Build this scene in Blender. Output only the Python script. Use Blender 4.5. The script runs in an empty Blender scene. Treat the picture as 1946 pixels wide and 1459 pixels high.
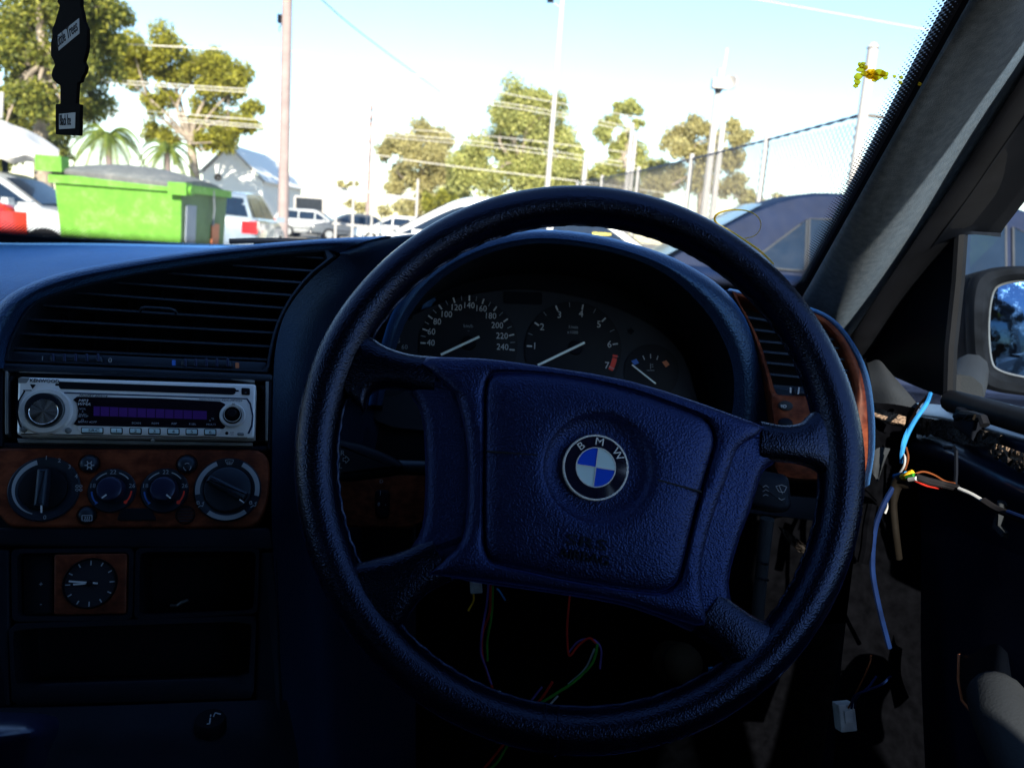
import bpy, bmesh, math, random
from mathutils import Vector, Matrix

# ------------------------------------------------------------------ camera
sc = bpy.context.scene
COL = sc.collection
CZ = 1.08                                   # eye height of the phone above the ground
FPX, CX, CY = 1500.0, 973.0, 729.5          # focal length and centre in photo pixels
PITCH, ROLL = math.radians(10.8), math.radians(4.3)
RM = (Matrix.Rotation(math.pi/2 - PITCH, 3, 'X') @ Matrix.Rotation(ROLL, 3, 'Z'))
CAM = Vector((0, 0, CZ))
cd = bpy.data.cameras.new('camera')
cd.sensor_width = 36.0
cd.lens = 36.0*FPX/1946.0
cd.clip_start, cd.clip_end = 0.01, 2000
cd.dof.use_dof = True
cd.dof.focus_distance = 0.60
cd.dof.aperture_fstop = 11.0
cam = bpy.data.objects.new('camera', cd)
COL.objects.link(cam)
cam.matrix_world = Matrix.Translation(CAM) @ RM.to_4x4()
sc.camera = cam

# ------------------------------------------------------------------ light
SUN_EL, SUN_AZ = math.radians(26), math.radians(180 - 3)   # azimuth clockwise from +Y: behind, a little right
w = bpy.data.worlds.new('World'); sc.world = w; w.use_nodes = True
nt = w.node_tree; nt.nodes.clear()
sky = nt.nodes.new('ShaderNodeTexSky'); sky.sky_type = 'NISHITA'; sky.sun_disc = False
sky.sun_elevation = SUN_EL; sky.sun_rotation = SUN_AZ
sky.air_density = 1.15; sky.dust_density = 0.15; sky.ozone_density = 3.0; sky.altitude = 0
bg = nt.nodes.new('ShaderNodeBackground'); bg.inputs['Strength'].default_value = 0.125
wo = nt.nodes.new('ShaderNodeOutputWorld')
nt.links.new(sky.outputs[0], bg.inputs[0]); nt.links.new(bg.outputs[0], wo.inputs[0])
sl = bpy.data.lights.new('sun', 'SUN'); sl.energy = 5.0; sl.angle = math.radians(0.53); sl.color = (1.0, 0.90, 0.74)
so = bpy.data.objects.new('sun', sl); COL.objects.link(so)
tosun = Vector((math.sin(SUN_AZ)*math.cos(SUN_EL), math.cos(SUN_AZ)*math.cos(SUN_EL), math.sin(SUN_EL)))
so.rotation_euler = tosun.to_track_quat('Z', 'Y').to_euler()
so.location = (3, -6, 8)
vs = sc.view_settings
vs.view_transform = 'Standard'; vs.look = 'None'; vs.gamma = 1.0; vs.exposure = 1.32
sc.render.engine = 'CYCLES'
sc.cycles.use_denoising = True
sc.cycles.max_bounces = 8; sc.cycles.transparent_max_bounces = 24
sc.cycles.diffuse_bounces = 4; sc.cycles.glossy_bounces = 4
sc.cycles.sample_clamp_indirect = 4.0
sc.cycles.caustics_reflective = False; sc.cycles.caustics_refractive = False

# ------------------------------------------------------------------ helpers
def ray(px, py):
    return RM @ Vector(((px-CX)/FPX, -(py-CY)/FPX, -1.0))
def atY(px, py, Y):                          # where the sight line meets the upright plane Y metres ahead
    d = ray(px, py); return CAM + d*(Y/d.y)
def atX(px, py, X):                          # ... meets the door plane
    d = ray(px, py); return CAM + d*(X/d.x)
def horizon(px):
    return 443 + (px-973)*0.0752
def ground(px, Y):                           # foot of something Y metres ahead seen in column px
    p = atY(px, horizon(px), Y); return Vector((p.x, Y, 0.0))
def lerp(a, b, t): return a + (b-a)*t

class Frame:
    """a flat face of the car: origin o, u to the right, v up, w out of the face towards the driver"""
    def __init__(s, o, u, v):
        s.o, s.u = Vector(o), Vector(u).normalized()
        v = Vector(v); s.v = (v - s.u*v.dot(s.u)).normalized(); s.w = s.u.cross(s.v)
    def uv(s, px, py, dw=0.0):
        d = ray(px, py); t = (s.o + s.w*dw - CAM).dot(s.w)/d.dot(s.w)
        q = CAM + d*t - s.o
        return (q.dot(s.u), q.dot(s.v))
    def P(s, a, b, c=0.0):
        return s.o + s.u*a + s.v*b + s.w*c
    def px(s, pts, dw=0.0): return [s.uv(x, y, dw) for x, y in pts]
    def scale(s, px, py):                    # metres per photo pixel at that place
        a, b = s.uv(px-5, py), s.uv(px+5, py); return math.hypot(a[0]-b[0], a[1]-b[1])/10

ORG = {}
def link(name, data, parent=None, loc=None):
    o = bpy.data.objects.new(name, data); COL.objects.link(o)
    if parent is not None:
        o.parent = parent; ORG[o] = ORG[parent]
    else:
        ORG[o] = Vector(loc) if loc is not None else Vector((0, 0, 0)); o.location = ORG[o]
    return o
def thing(name, label, cat, loc, group=None):
    o = link(name, None, None, loc); o.empty_display_size = 0.05
    return tag(o, label, cat, group)
def tag(o, label, cat, group=None, kind=None):
    if label: o['label'] = label
    if cat: o['category'] = cat
    if group: o['group'] = group
    if kind: o['kind'] = kind
    return o
def mk(name, verts, faces, mat, parent=None, smooth=40, loc=None, uvs=None, kind=None):
    verts = [Vector(v) for v in verts]
    if parent is None and loc is None:
        n = len(verts); c = sum(verts, Vector())/n; loc = Vector((c.x, c.y, min(v.z for v in verts)))
    og = ORG[parent] if parent is not None else Vector(loc)
    me = bpy.data.meshes.new(name)
    me.from_pydata([v-og for v in verts], [], faces)
    bm = bmesh.new(); bm.from_mesh(me); bmesh.ops.recalc_face_normals(bm, faces=bm.faces); bm.to_mesh(me); bm.free()
    if smooth:
        for p in me.polygons: p.use_smooth = True
        me.set_sharp_from_angle(angle=math.radians(smooth))
    if uvs:
        ul = me.uv_layers.new(name='UVMap')
        for p in me.polygons:
            for li in p.loop_indices: ul.data[li].uv = uvs[me.loops[li].vertex_index]
    me.materials.append(mat)
    o = link(name, me, parent, None if parent is not None else loc)
    if kind: o['kind'] = kind
    return o
class MB:                                    # collects pieces of ONE part
    def __init__(s): s.v, s.f = [], []
    def add(s, vf):
        n = len(s.v); s.v += vf[0]; s.f += [tuple(i+n for i in f) for f in vf[1]]; return s
    def mk(s, name, mat, parent=None, **k): return mk(name, s.v, s.f, mat, parent, **k)

def cr(p0, p1, p2, p3, t):
    return 0.5*((2*p1) + (p2-p0)*t + (2*p0-5*p1+4*p2-p3)*t*t + (3*p1-p0-3*p2+p3)*t*t*t)
def spline(pts, n, closed=False):
    P = [Vector(p) for p in pts]; m = len(P); out = []
    segs = m if closed else m-1
    for i in range(segs):
        if closed: a, b, c, d = P[(i-1) % m], P[i], P[(i+1) % m], P[(i+2) % m]
        else: a, b, c, d = P[max(i-1, 0)], P[i], P[i+1], P[min(i+2, m-1)]
        if not closed and i == 0: a = b*2-c
        if not closed and i == segs-1: d = c*2-b
        for k in range(n): out.append(cr(a, b, c, d, k/n))
    if not closed: out.append(P[-1].copy())
    return out
def ccw(pts):
    a = sum(pts[i][0]*pts[(i+1) % len(pts)][1]-pts[(i+1) % len(pts)][0]*pts[i][1] for i in range(len(pts)))
    return [tuple(p) for p in (pts if a > 0 else pts[::-1])]
def inset(pts, d):
    n = len(pts); out = []
    for i in range(n):
        p, a, b = Vector(pts[i]), Vector(pts[i-1]), Vector(pts[(i+1) % n])
        e1, e2 = (p-a), (b-p)
        if e1.length < 1e-9 or e2.length < 1e-9: out.append(tuple(p)); continue
        n1 = Vector((-e1.y, e1.x)).normalized(); n2 = Vector((-e2.y, e2.x)).normalized()
        m = n1+n2
        if m.length < 1e-6: m = n1
        m.normalize(); k = d/max(0.5, m.dot(n1))
        out.append(tuple(p+m*k))
    return out
def roundpoly(pts, r, n=4):
    pts = ccw(pts); m = len(pts); out = []
    for i in range(m):
        p, a, b = Vector(pts[i]), Vector(pts[i-1]), Vector(pts[(i+1) % m])
        rr = r if not isinstance(r, (list, tuple)) else r[i]
        d = min(rr, (a-p).length*0.49, (b-p).length*0.49)
        q, s = p+(a-p).normalized()*d, p+(b-p).normalized()*d
        for k in range(n+1):
            t = k/n; out.append(tuple(q*(1-t)**2 + p*2*t*(1-t) + s*t*t))
    return out
def smoothpoly(pts, n=4): return ccw([tuple(p) for p in spline(pts, n, True)])
def circ(c, r, n=40, a0=0.0): return [(c[0]+r*math.cos(a0+2*math.pi*i/n), c[1]+r*math.sin(a0+2*math.pi*i/n)) for i in range(n)]

def prism(F, poly, w0, w1, bev=0.0, nb=3, back=False):
    poly = ccw(poly); n = len(poly); rings = [(poly, w0)]
    if bev > 0:
        for k in range(nb+1):
            a = k/nb*math.pi/2
            rings.append((inset(poly, bev*(1-math.cos(a))), w1-bev+bev*math.sin(a)))
    else: rings.append((poly, w1))
    v, f = [], []
    for pl, ww in rings: v += [F.P(a, b, ww) for a, b in pl]
    for r in range(len(rings)-1):
        for i in range(n):
            j = (i+1) % n; f.append((r*n+i, r*n+j, (r+1)*n+j, (r+1)*n+i))
    f.append(tuple((len(rings)-1)*n+i for i in range(n)))
    if back: f.append(tuple(range(n-1, -1, -1)))
    return v, f
def byangle(poly, c, N):
    """resample a star-shaped outline at N equal angles about c"""
    poly = ccw(poly); c = Vector(c); out = []
    for k in range(N):
        a = 2*math.pi*k/N; d = Vector((math.cos(a), math.sin(a))); best = None
        for i in range(len(poly)):
            p, q = Vector(poly[i])-c, Vector(poly[(i+1) % len(poly)])-c
            e = q-p; den = d.x*e.y-d.y*e.x
            if abs(den) < 1e-12: continue
            t = (p.x*e.y-p.y*e.x)/den; s = (p.x*d.y-p.y*d.x)/den
            if t > 0 and -1e-6 <= s <= 1+1e-6: best = t if best is None else max(best, t)
        out.append(tuple(c+d*(best or 0.0)))
    return out
def plate(F, outer, inner, prof, c, N=96):
    """face with a hole: prof = [(t, w)], t 0 at the outer outline, 1 at the inner one"""
    A, B = byangle(outer, c, N), byangle(inner, c, N); v, f = [], []
    for t, ww in prof:
        for i in range(N): v.append(F.P(lerp(A[i][0], B[i][0], t), lerp(A[i][1], B[i][1], t), ww))
    for r in range(len(prof)-1):
        for i in range(N):
            j = (i+1) % N; f.append((r*N+i, r*N+j, (r+1)*N+j, (r+1)*N+i))
    return v, f
def lathe(F, c, prof, n=40, a0=0, a1=2*math.pi, cap=True):
    full = abs(a1-a0-2*math.pi) < 1e-6; m = n if full else n+1; v, f = [], []
    for r, ww in prof:
        for i in range(m):
            a = a0+(a1-a0)*i/n; v.append(F.P(c[0]+r*math.cos(a), c[1]+r*math.sin(a), ww))
    for k in range(len(prof)-1):
        for i in range(n):
            j = (i+1) % m; f.append((k*m+i, k*m+j, (k+1)*m+j, (k+1)*m+i))
    if cap and full: f.append(tuple((len(prof)-1)*m+i for i in range(m)))
    return v, f
def band(F, c, r0, r1, a0, a1, w0, n=24, th=0.0004, taper=None):
    pts = []
    for i in range(n+1):
        a = a0+(a1-a0)*i/n; rr = r1 if taper is None else lerp(r1, r0+(r1-r0)*taper, i/n); pts.append((c[0]+rr*math.cos(a), c[1]+rr*math.sin(a)))
    for i in range(n, -1, -1):
        a = a0+(a1-a0)*i/n; pts.append((c[0]+r0*math.cos(a), c[1]+r0*math.sin(a)))
    pts2 = ccw(pts); m = len(pts2)
    v = [F.P(a, b, w0) for a, b in pts2]+[F.P(a, b, w0+th) for a, b in pts2]
    f = [(i, (i+1) % m, m+(i+1) % m, m+i) for i in range(m)]
    # quads across instead of one n-gon
    k = n+1
    for i in range(n): f.append((m+i, m+i+1, m+m-2-i, m+m-1-i))
    return v, f
def stroke(F, a, b, wd, w0, th=0.0004):
    a, b = Vector(a), Vector(b); d = (b-a).normalized(); nn = Vector((-d.y, d.x))*wd/2
    return prism(F, [tuple(a+nn), tuple(a-nn), tuple(b-nn), tuple(b+nn)], w0, w0+th)
def tube(pts, r, n=8, cap=True):
    P = [Vector(p) for p in pts]; m = len(P); v, f = [], []
    R = r if isinstance(r, (list, tuple)) else [r]*m
    t = (P[1]-P[0]).normalized(); up = Vector((0, 0, 1)) if abs(t.z) < 0.9 else Vector((1, 0, 0))
    a = t.cross(up).normalized()
    for i in range(m):
        t = (P[min(i+1, m-1)]-P[max(i-1, 0)])
        t = t.normalized() if t.length > 1e-9 else Vector((0, 0, 1))
        a = (a-t*a.dot(t)); a = a.normalized() if a.length > 1e-6 else t.orthogonal().normalized()
        b = t.cross(a)
        for k in range(n):
            an = 2*math.pi*k/n; v.append(P[i]+(a*math.cos(an)+b*math.sin(an))*R[i])
    for i in range(m-1):
        for k in range(n):
            j = (k+1) % n; f.append((i*n+k, i*n+j, (i+1)*n+j, (i+1)*n+k))
    if cap: f.append(tuple(range(n-1, -1, -1))); f.append(tuple((m-1)*n+k for k in range(n)))
    return v, f
def patch(rows, su=4, sv=4, thick=0.0):
    """smooth sheet through a grid of 3-D points"""
    cols = [spline(r, su) for r in rows]; m = len(cols[0])
    g = list(zip(*[spline([c[j] for c in cols], sv) for j in range(m)]))
    v = [p for r in g for p in r]; nr = len(g); f = []
    for i in range(nr-1):
        for j in range(m-1): f.append((i*m+j, i*m+j+1, (i+1)*m+j+1, (i+1)*m+j))
    uv = [(j/(m-1), i/(nr-1)) for i in range(nr) for j in range(m)]
    patch.uv = uv
    return v, f
def box(a, b):
    (x0, y0, z0), (x1, y1, z1) = a, b
    v = [Vector((x, y, z)) for x in (x0, x1) for y in (y0, y1) for z in (z0, z1)]
    return v, [(0, 1, 3, 2), (4, 6, 7, 5), (0, 4, 5, 1), (2, 3, 7, 6), (0, 2, 6, 4), (1, 5, 7, 3)]
def obox(c, ax, ay, az):                     # box from centre and half axes
    c, ax, ay, az = Vector(c), Vector(ax), Vector(ay), Vector(az)
    v = [c+ax*i+ay*j+az*k for i in (-1, 1) for j in (-1, 1) for k in (-1, 1)]
    return v, [(0, 1, 3, 2), (4, 6, 7, 5), (0, 4, 5, 1), (2, 3, 7, 6), (0, 2, 6, 4), (1, 5, 7, 3)]
FNT = {}
def text(F, s, c, h, w0, rot=0.0, th=0.0003, sx=1.0, shear=0.0, bold=0.0):
    cu = bpy.data.curves.new('lettering', 'FONT'); cu.body = s; cu.align_x = 'CENTER'; cu.align_y = 'CENTER'
    cu.size = h*1.42; cu.resolution_u = 2; cu.extrude = th/2; cu.shear = shear; cu.offset = bold
    o = bpy.data.objects.new('lettering', cu); COL.objects.link(o)
    me = o.to_mesh(); c0, s0 = math.cos(rot), math.sin(rot)
    v = []
    for q in me.vertices:
        x, y = q.co.x*sx, q.co.y; v.append(F.P(c[0]+x*c0-y*s0, c[1]+x*s0+y*c0, w0+th/2+q.co.z))
    f = [tuple(p.vertices) for p in me.polygons]
    o.to_mesh_clear(); bpy.data.objects.remove(o); bpy.data.curves.remove(cu)
    return v, f

# ------------------------------------------------------------------ materials
def newmat(name):
    m = bpy.data.materials.new(name); m.use_nodes = True
    return m, m.node_tree, m.node_tree.nodes['Principled BSDF']
def N(t, ty, **k):
    n = t.nodes.new(ty)
    for a, b in k.items(): setattr(n, a, b)
    return n
def coords(t, scale=1.0):
    tc = N(t, 'ShaderNodeTexCoord'); mp = N(t, 'ShaderNodeMapping')
    mp.inputs['Scale'].default_value = (scale,)*3 if not isinstance(scale, tuple) else scale
    t.links.new(tc.outputs['Object'], mp.inputs[0]); return mp.outputs[0]
def noise(t, co, s, d=3, r=0.5):
    n = N(t, 'ShaderNodeTexNoise'); n.inputs['Scale'].default_value = s; n.inputs['Detail'].default_value = d
    n.inputs['Roughness'].default_value = r; t.links.new(co, n.inputs['Vector']); return n.outputs['Fac']
def ramp(t, fac, stops):
    r = N(t, 'ShaderNodeValToRGB'); e = r.color_ramp.elements
    while len(e) < len(stops): e.new(0.5)
    for q, (p, c) in zip(e, stops): q.position = p; q.color = (*c, 1) if len(c) == 3 else c
    t.links.new(fac, r.inputs[0]); return r.outputs[0]
def bump(t, b, h, st, dist):
    n = N(t, 'ShaderNodeBump'); n.inputs['Strength'].default_value = st; n.inputs['Distance'].default_value = dist
    t.links.new(h, n.inputs['Height']); t.links.new(n.outputs[0], b.inputs['Normal'])
def plain(name, col, rough=0.5, metal=0.0, var=0.12, vs_=8.0, spec=0.5, tint=None, coat=0.0, grain=None, gst=0.3, gd=0.0006, sheen=0.0, shc=(0.16, 0.42, 1.0)):
    m, t, b = newmat(name); co = coords(t)
    c0 = tuple(max(0, x*(1-var)) for x in col); c1 = tuple(min(1, x*(1+var)) for x in col)
    t.links.new(ramp(t, noise(t, co, vs_, 4), [(0.3, c0), (0.7, c1)]), b.inputs['Base Color'])
    rr = N(t, 'ShaderNodeMapRange'); rr.inputs[3].default_value = max(0, rough-0.08); rr.inputs[4].default_value = min(1, rough+0.08)
    t.links.new(noise(t, co, vs_*2.3, 3), rr.inputs[0]); t.links.new(rr.outputs[0], b.inputs['Roughness'])
    b.inputs['Metallic'].default_value = metal; b.inputs['Specular IOR Level'].default_value = spec
    if tint: b.inputs['Specular Tint'].default_value = (*tint, 1)
    if sheen: b.inputs['Sheen Weight'].default_value = sheen; b.inputs['Sheen Roughness'].default_value = 0.35; b.inputs['Sheen Tint'].default_value = (*shc, 1)
    b.inputs['Coat Weight'].default_value = coat; b.inputs['Coat Roughness'].default_value = 0.06
    if grain:
        vo = N(t, 'ShaderNodeTexVoronoi'); vo.feature = 'SMOOTH_F1'; vo.inputs['Scale'].default_value = grain
        t.links.new(co, vo.inputs['Vector'])
        mx = N(t, 'ShaderNodeMath', operation='ADD'); t.links.new(vo.outputs['Distance'], mx.inputs[0])
        ml = N(t, 'ShaderNodeMath', operation='MULTIPLY'); ml.inputs[1].default_value = 0.8
        t.links.new(noise(t, co, grain*0.45, 4, 0.6), ml.inputs[0]); t.links.new(ml.outputs[0], mx.inputs[1])
        bump(t, b, mx.outputs[0], gst, gd)
    return m
BL = (0.30, 0.52, 1.0)
M = {}  # interior trim is charcoal; blue tint and sheen stand in for skylight
M['dash'] = plain('dash_plastic', (0.0045, 0.0100, 0.030), 0.40, var=0.3, spec=0.9, tint=(0.20, 0.46, 1.0), grain=600, gst=0.6, gd=0.0009, sheen=1.0, shc=(0.13, 0.40, 1.0))  # blue sheen paints the sky's highlight at grazing angles
M['flank'] = plain('shaded_dash_plastic', (0.0035, 0.0070, 0.019), 0.45, var=0.3, spec=0.5, tint=(0.30, 0.56, 1.0), grain=700, gst=0.4, gd=0.0008, sheen=0.14)  # same plastic as the dash; shade put into darker colour and weaker sheen
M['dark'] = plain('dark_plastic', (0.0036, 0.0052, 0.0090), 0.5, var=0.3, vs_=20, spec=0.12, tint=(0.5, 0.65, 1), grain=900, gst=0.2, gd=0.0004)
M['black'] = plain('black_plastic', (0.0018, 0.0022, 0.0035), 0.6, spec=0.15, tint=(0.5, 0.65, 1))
M['vent'] = plain('vent_plastic', (0.0055, 0.0085, 0.016), 0.42, var=0.3, vs_=30, spec=0.5, tint=(0.5, 0.7, 1))
M['pad'] = plain('pad_vinyl', (0.0026, 0.0030, 0.0120), 0.40, var=0.3, spec=0.8, tint=(0.17, 0.30, 1.0), grain=850, gst=0.65, gd=0.0007, sheen=0.30, shc=(0.08, 0.18, 1.0))
M['leather'] = plain('rim_leather', (0.0009, 0.0011, 0.0034), 0.24, var=0.6, vs_=22, spec=0.5, tint=(0.34, 0.48, 1.0), grain=1000, gst=0.55, gd=0.0005, sheen=0.08, shc=(0.10, 0.26, 1.0))
M['gloss'] = plain('gloss_plastic', (0.008, 0.011, 0.035), 0.3, spec=0.6, tint=(0.45, 0.6, 1.0))
M['white'] = plain('white_print', (0.42, 0.46, 0.52), 0.5, var=0.05)
M['greyprint'] = plain('grey_print', (0.22, 0.26, 0.32), 0.5, var=0.05)
M['dimprint'] = plain('dim_print', (0.12, 0.14, 0.18), 0.5, var=0.05)
M['blue'] = plain('blue_print', (0.02, 0.12, 0.55), 0.5)
M['red'] = plain('red_print', (0.75, 0.04, 0.02), 0.5)
M['orange'] = plain('orange_print', (0.5, 0.15, 0.06), 0.5)
M['silver'] = plain('silver_face', (0.70, 0.74, 0.80), 0.33, metal=0.35, var=0.06)
M['card'] = plain('black_card', (0.003, 0.003, 0.004), 0.9, spec=0.05)
M['letter'] = plain('bright_letter', (0.70, 0.72, 0.76), 0.25, metal=0.35, var=0.03)
M['chrome'] = plain('chrome', (0.8, 0.82, 0.85), 0.12, metal=1.0, var=0.03)
M['steel'] = plain('dull_steel', (0.16, 0.18, 0.20), 0.45, metal=0.6, var=0.25, vs_=40)
M['screen'] = plain('display_glass', (0.006, 0.005, 0.010), 0.06, spec=0.5, var=0.05)
M['purple'] = plain('purple_display', (0.06, 0.02, 0.16), 0.15, var=0.1)
M['needle'] = plain('needle', (0.75, 0.85, 0.9), 0.5, var=0.02)
M['dial'] = plain('dial_face', (0.007, 0.010, 0.017), 0.6, spec=0.15)
M['clusterplate'] = plain('cluster_plate', (0.017, 0.022, 0.034), 0.6, spec=0.15)
M['enamel_blue'] = plain('enamel_blue', (0.01, 0.06, 0.55), 0.1, var=0.03)
M['enamel_white'] = plain('enamel_white', (0.42, 0.58, 0.66), 0.1, var=0.03)
M['enamel_black'] = plain('enamel_black', (0.006, 0.007, 0.02), 0.06, var=0.03)
M['pillar'] = plain('pillar_fabric', (0.075, 0.082, 0.088), 0.8, var=0.25, vs_=160, spec=0.3, tint=(0.25, 0.58, 1.0), grain=1300, gst=0.4, gd=0.0006, sheen=0.2, shc=(0.35, 0.62, 1.0))
M['housing'] = plain('mirror_housing', (0.007, 0.009, 0.013), 0.9, var=0.5, vs_=40, spec=0.05)
M['rubber'] = plain('rubber_seal', (0.005, 0.006, 0.009), 0.6, spec=0.15, var=0.3, vs_=30)
M['doormetal'] = plain('door_metal', (0.006, 0.011, 0.030), 0.32, var=0.3, vs_=10, spec=0.5, tint=(0.4, 0.6, 1.0), coat=0.3)
M['foam'] = plain('torn_foam', (0.16, 0.115, 0.085), 0.95, var=0.6, vs_=60, spec=0.1, grain=300, gst=1.0, gd=0.004)
M['foamdark'] = plain('foam_strip', (0.035, 0.031, 0.030), 0.95, var=0.5, vs_=60, spec=0.1, grain=300, gst=1.0, gd=0.004)
M['carpet_shade'] = plain('carpet_shade', (0.0016, 0.0018, 0.0026), 0.95, var=0.4, vs_=90, spec=0.0)  # floor carpet; its near-black also paints shade on post, crossmember and strap
M['headliner'] = plain('headliner', (0.05, 0.055, 0.06), 0.95, var=0.1, vs_=60, spec=0.1)
M['paintdark'] = plain('car_outer_paint', (0.010, 0.018, 0.05), 0.25, coat=1.0)
M['beige'] = plain('beige_plastic', (0.030, 0.024, 0.016), 0.7, spec=.1)
M['greyplastic'] = plain('grey_plastic', (0.022, 0.027, 0.034), 0.8, var=0.25, spec=0.15, grain=600, gst=0.3)
for nm, c in dict(w_green=(0.02, 0.17, 0.02), w_red=(0.30, 0.018, 0.012), w_white=(0.36, 0.38, 0.40), w_violet=(0.10, 0.07, 0.25), w_blue=(0.02, 0.17, 0.42),
                  w_navy=(0.003, 0.012, 0.055), w_brown=(0.12, 0.035, 0.012), w_yellow=(0.85, 0.45, 0.02), w_black=(0.008, 0.008, 0.01), w_tape=(0.006, 0.005, 0.004)).items():
    M[nm] = plain(nm, c, 0.75, var=0.3, vs_=60, spec=0.08)
def wood():
    m, t, b = newmat('burl_wood'); co = coords(t, (1.0, 1.0, 1.6))
    n1 = noise(t, co, 38, 6, 0.65); n2 = noise(t, co, 160, 4, 0.6)
    mx = N(t, 'ShaderNodeMath', operation='MULTIPLY_ADD'); mx.inputs[1].default_value = 0.35
    t.links.new(n2, mx.inputs[0]); t.links.new(n1, mx.inputs[2])
    t.links.new(ramp(t, mx.outputs[0], [(0.45, (0.018, 0.0046, 0.0032)), (0.62, (0.062, 0.0145, 0.0080)), (0.8, (0.13, 0.034, 0.016))]), b.inputs['Base Color'])
    b.inputs['Roughness'].default_value = 0.4; b.inputs['Specular IOR Level'].default_value = 0.22; b.inputs['Specular Tint'].default_value = (1.0, 0.6, 0.5, 1)
    return m
M['wood'] = wood()
def glass(name, tint, refl=1.0, dust=0.03, dcol=(0.8, 0.82, 0.85)):
    m, t, b = newmat(name); t.nodes.remove(b); out = t.nodes['Material Output']
    tr = N(t, 'ShaderNodeBsdfTransparent'); tr.inputs[0].default_value = (*tint, 1)
    gl = N(t, 'ShaderNodeBsdfGlossy'); gl.inputs['Roughness'].default_value = 0.03
    fr = N(t, 'ShaderNodeFresnel')
    ge = N(t, 'ShaderNodeNewGeometry'); io = N(t, 'ShaderNodeMapRange'); io.inputs[3].default_value = 1.45; io.inputs[4].default_value = 1/1.45   # thin sheet: same from both sides
    t.links.new(ge.outputs['Backfacing'], io.inputs[0]); t.links.new(io.outputs[0], fr.inputs[0])
    mu = N(t, 'ShaderNodeMath', operation='MULTIPLY'); mu.inputs[1].default_value = refl
    t.links.new(fr.outputs[0], mu.inputs[0])
    mx = N(t, 'ShaderNodeMixShader'); t.links.new(mu.outputs[0], mx.inputs[0]); t.links.new(tr.outputs[0], mx.inputs[1]); t.links.new(gl.outputs[0], mx.inputs[2])
    tl = N(t, 'ShaderNodeBsdfTranslucent'); tl.inputs[0].default_value = (*dcol, 1)
    di = N(t, 'ShaderNodeBsdfDiffuse'); di.inputs[0].default_value = (*dcol, 1)
    ad = N(t, 'ShaderNodeMixShader'); ad.inputs[0].default_value = 0.5; t.links.new(tl.outputs[0], ad.inputs[1]); t.links.new(di.outputs[0], ad.inputs[2])
    co = coords(t); n = noise(t, co, 6, 6, 0.65); mr = N(t, 'ShaderNodeMapRange')
    mr.inputs[1].default_value = 0.35; mr.inputs[2].default_value = 0.75; mr.inputs[3].default_value = dust*0.3; mr.inputs[4].default_value = dust*1.7
    t.links.new(n, mr.inputs[0])
    m2 = N(t, 'ShaderNodeMixShader'); t.links.new(mr.outputs[0], m2.inputs[0]); t.links.new(mx.outputs[0], m2.inputs[1]); t.links.new(ad.outputs[0], m2.inputs[2])
    t.links.new(m2.outputs[0], out.inputs[0]); return m
M['windscreen'] = glass('windscreen_glass', (0.94, 0.965, 0.965), 0.35, 0.034)
M['sideglass'] = glass('side_glass', (0.92, 0.96, 0.97), 0.25, 0.010)
M['tint'] = glass('dimming_glass', (0.26, 0.30, 0.32), 0.3, 0.01)  # tint made up to dim the light from windows behind
M['gaugeglass'] = glass('gauge_glass', (0.98, 0.98, 0.98), 0.25, 0.002)
def frit(name, lu, lv, pitch):
    """black printed dots that shrink towards v = 1, solid near v = 0"""
    m, t, b = newmat(name); out = t.nodes['Material Output']
    uv = N(t, 'ShaderNodeUVMap'); sp = N(t, 'ShaderNodeSeparateXYZ'); t.links.new(uv.outputs[0], sp.inputs[0])
    def mt(op, a, bb, c=None):
        n = N(t, 'ShaderNodeMath', operation=op)
        for i, x in enumerate((a, bb) if c is None else (a, bb, c)):
            if isinstance(x, (int, float)): n.inputs[i].default_value = x
            else: t.links.new(x, n.inputs[i])
        return n.outputs[0]
    U, V = mt('MULTIPLY', sp.outputs[0], lu/pitch), mt('MULTIPLY', sp.outputs[1], lv/pitch)
    a = mt('SUBTRACT', mt('FRACT', mt('ADD', U, V), 0), 0.5); c = mt('SUBTRACT', mt('FRACT', mt('SUBTRACT', U, V), 0), 0.5)
    d = mt('SQRT', mt('ADD', mt('MULTIPLY', a, a), mt('MULTIPLY', c, c)), 0)
    rad = mt('MULTIPLY_ADD', sp.outputs[1], -0.62, 0.72)
    al = mt('LESS_THAN', d, rad)
    tr = N(t, 'ShaderNodeBsdfTransparent'); mx = N(t, 'ShaderNodeMixShader')
    b.inputs['Base Color'].default_value = (0.004, 0.004, 0.006, 1); b.inputs['Roughness'].default_value = 0.5
    t.links.new(al, mx.inputs[0]); t.links.new(tr.outputs[0], mx.inputs[1]); t.links.new(b.outputs[0], mx.inputs[2]); t.links.new(mx.outputs[0], out.inputs[0])
    return m
# ================================================================== the car we sit in
def WS(s, t):                                # windscreen: s -1..1 across, t 0 (bottom) .. 1 (header)
    Ye = 0.90-0.75*t; ze = -0.034+0.55*(0.88-Ye); xe = 0.317-(0.88-Ye)*0.155
    k = 1-s*s
    return Vector((-0.34+s*(xe+0.34), Ye+lerp(0.36, 0.14, t)*k, CZ+ze-0.02*k*(1-t)+0.02*k*t))
def wsgrid(s0, s1, t0, t1, ns, nt_, off=0.0):
    v = []; uv = []
    for i in range(nt_+1):
        for j in range(ns+1):
            s, t = lerp(s0, s1, j/ns), lerp(t0, t1, i/nt_)
            p = WS(s, t)
            if off: p = p + Vector((0, -0.45, -0.89))*off
            v.append(p); uv.append((j/ns, i/nt_))
    m = ns+1
    return v, [(i*m+j, i*m+j+1, (i+1)*m+j+1, (i+1)*m+j) for i in range(nt_) for j in range(ns)], uv
v, f, uv = wsgrid(-1, 1, -0.02, 1, 24, 12)
ws = mk('windscreen', v, f, M['windscreen'], loc=WS(0, 0))
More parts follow.
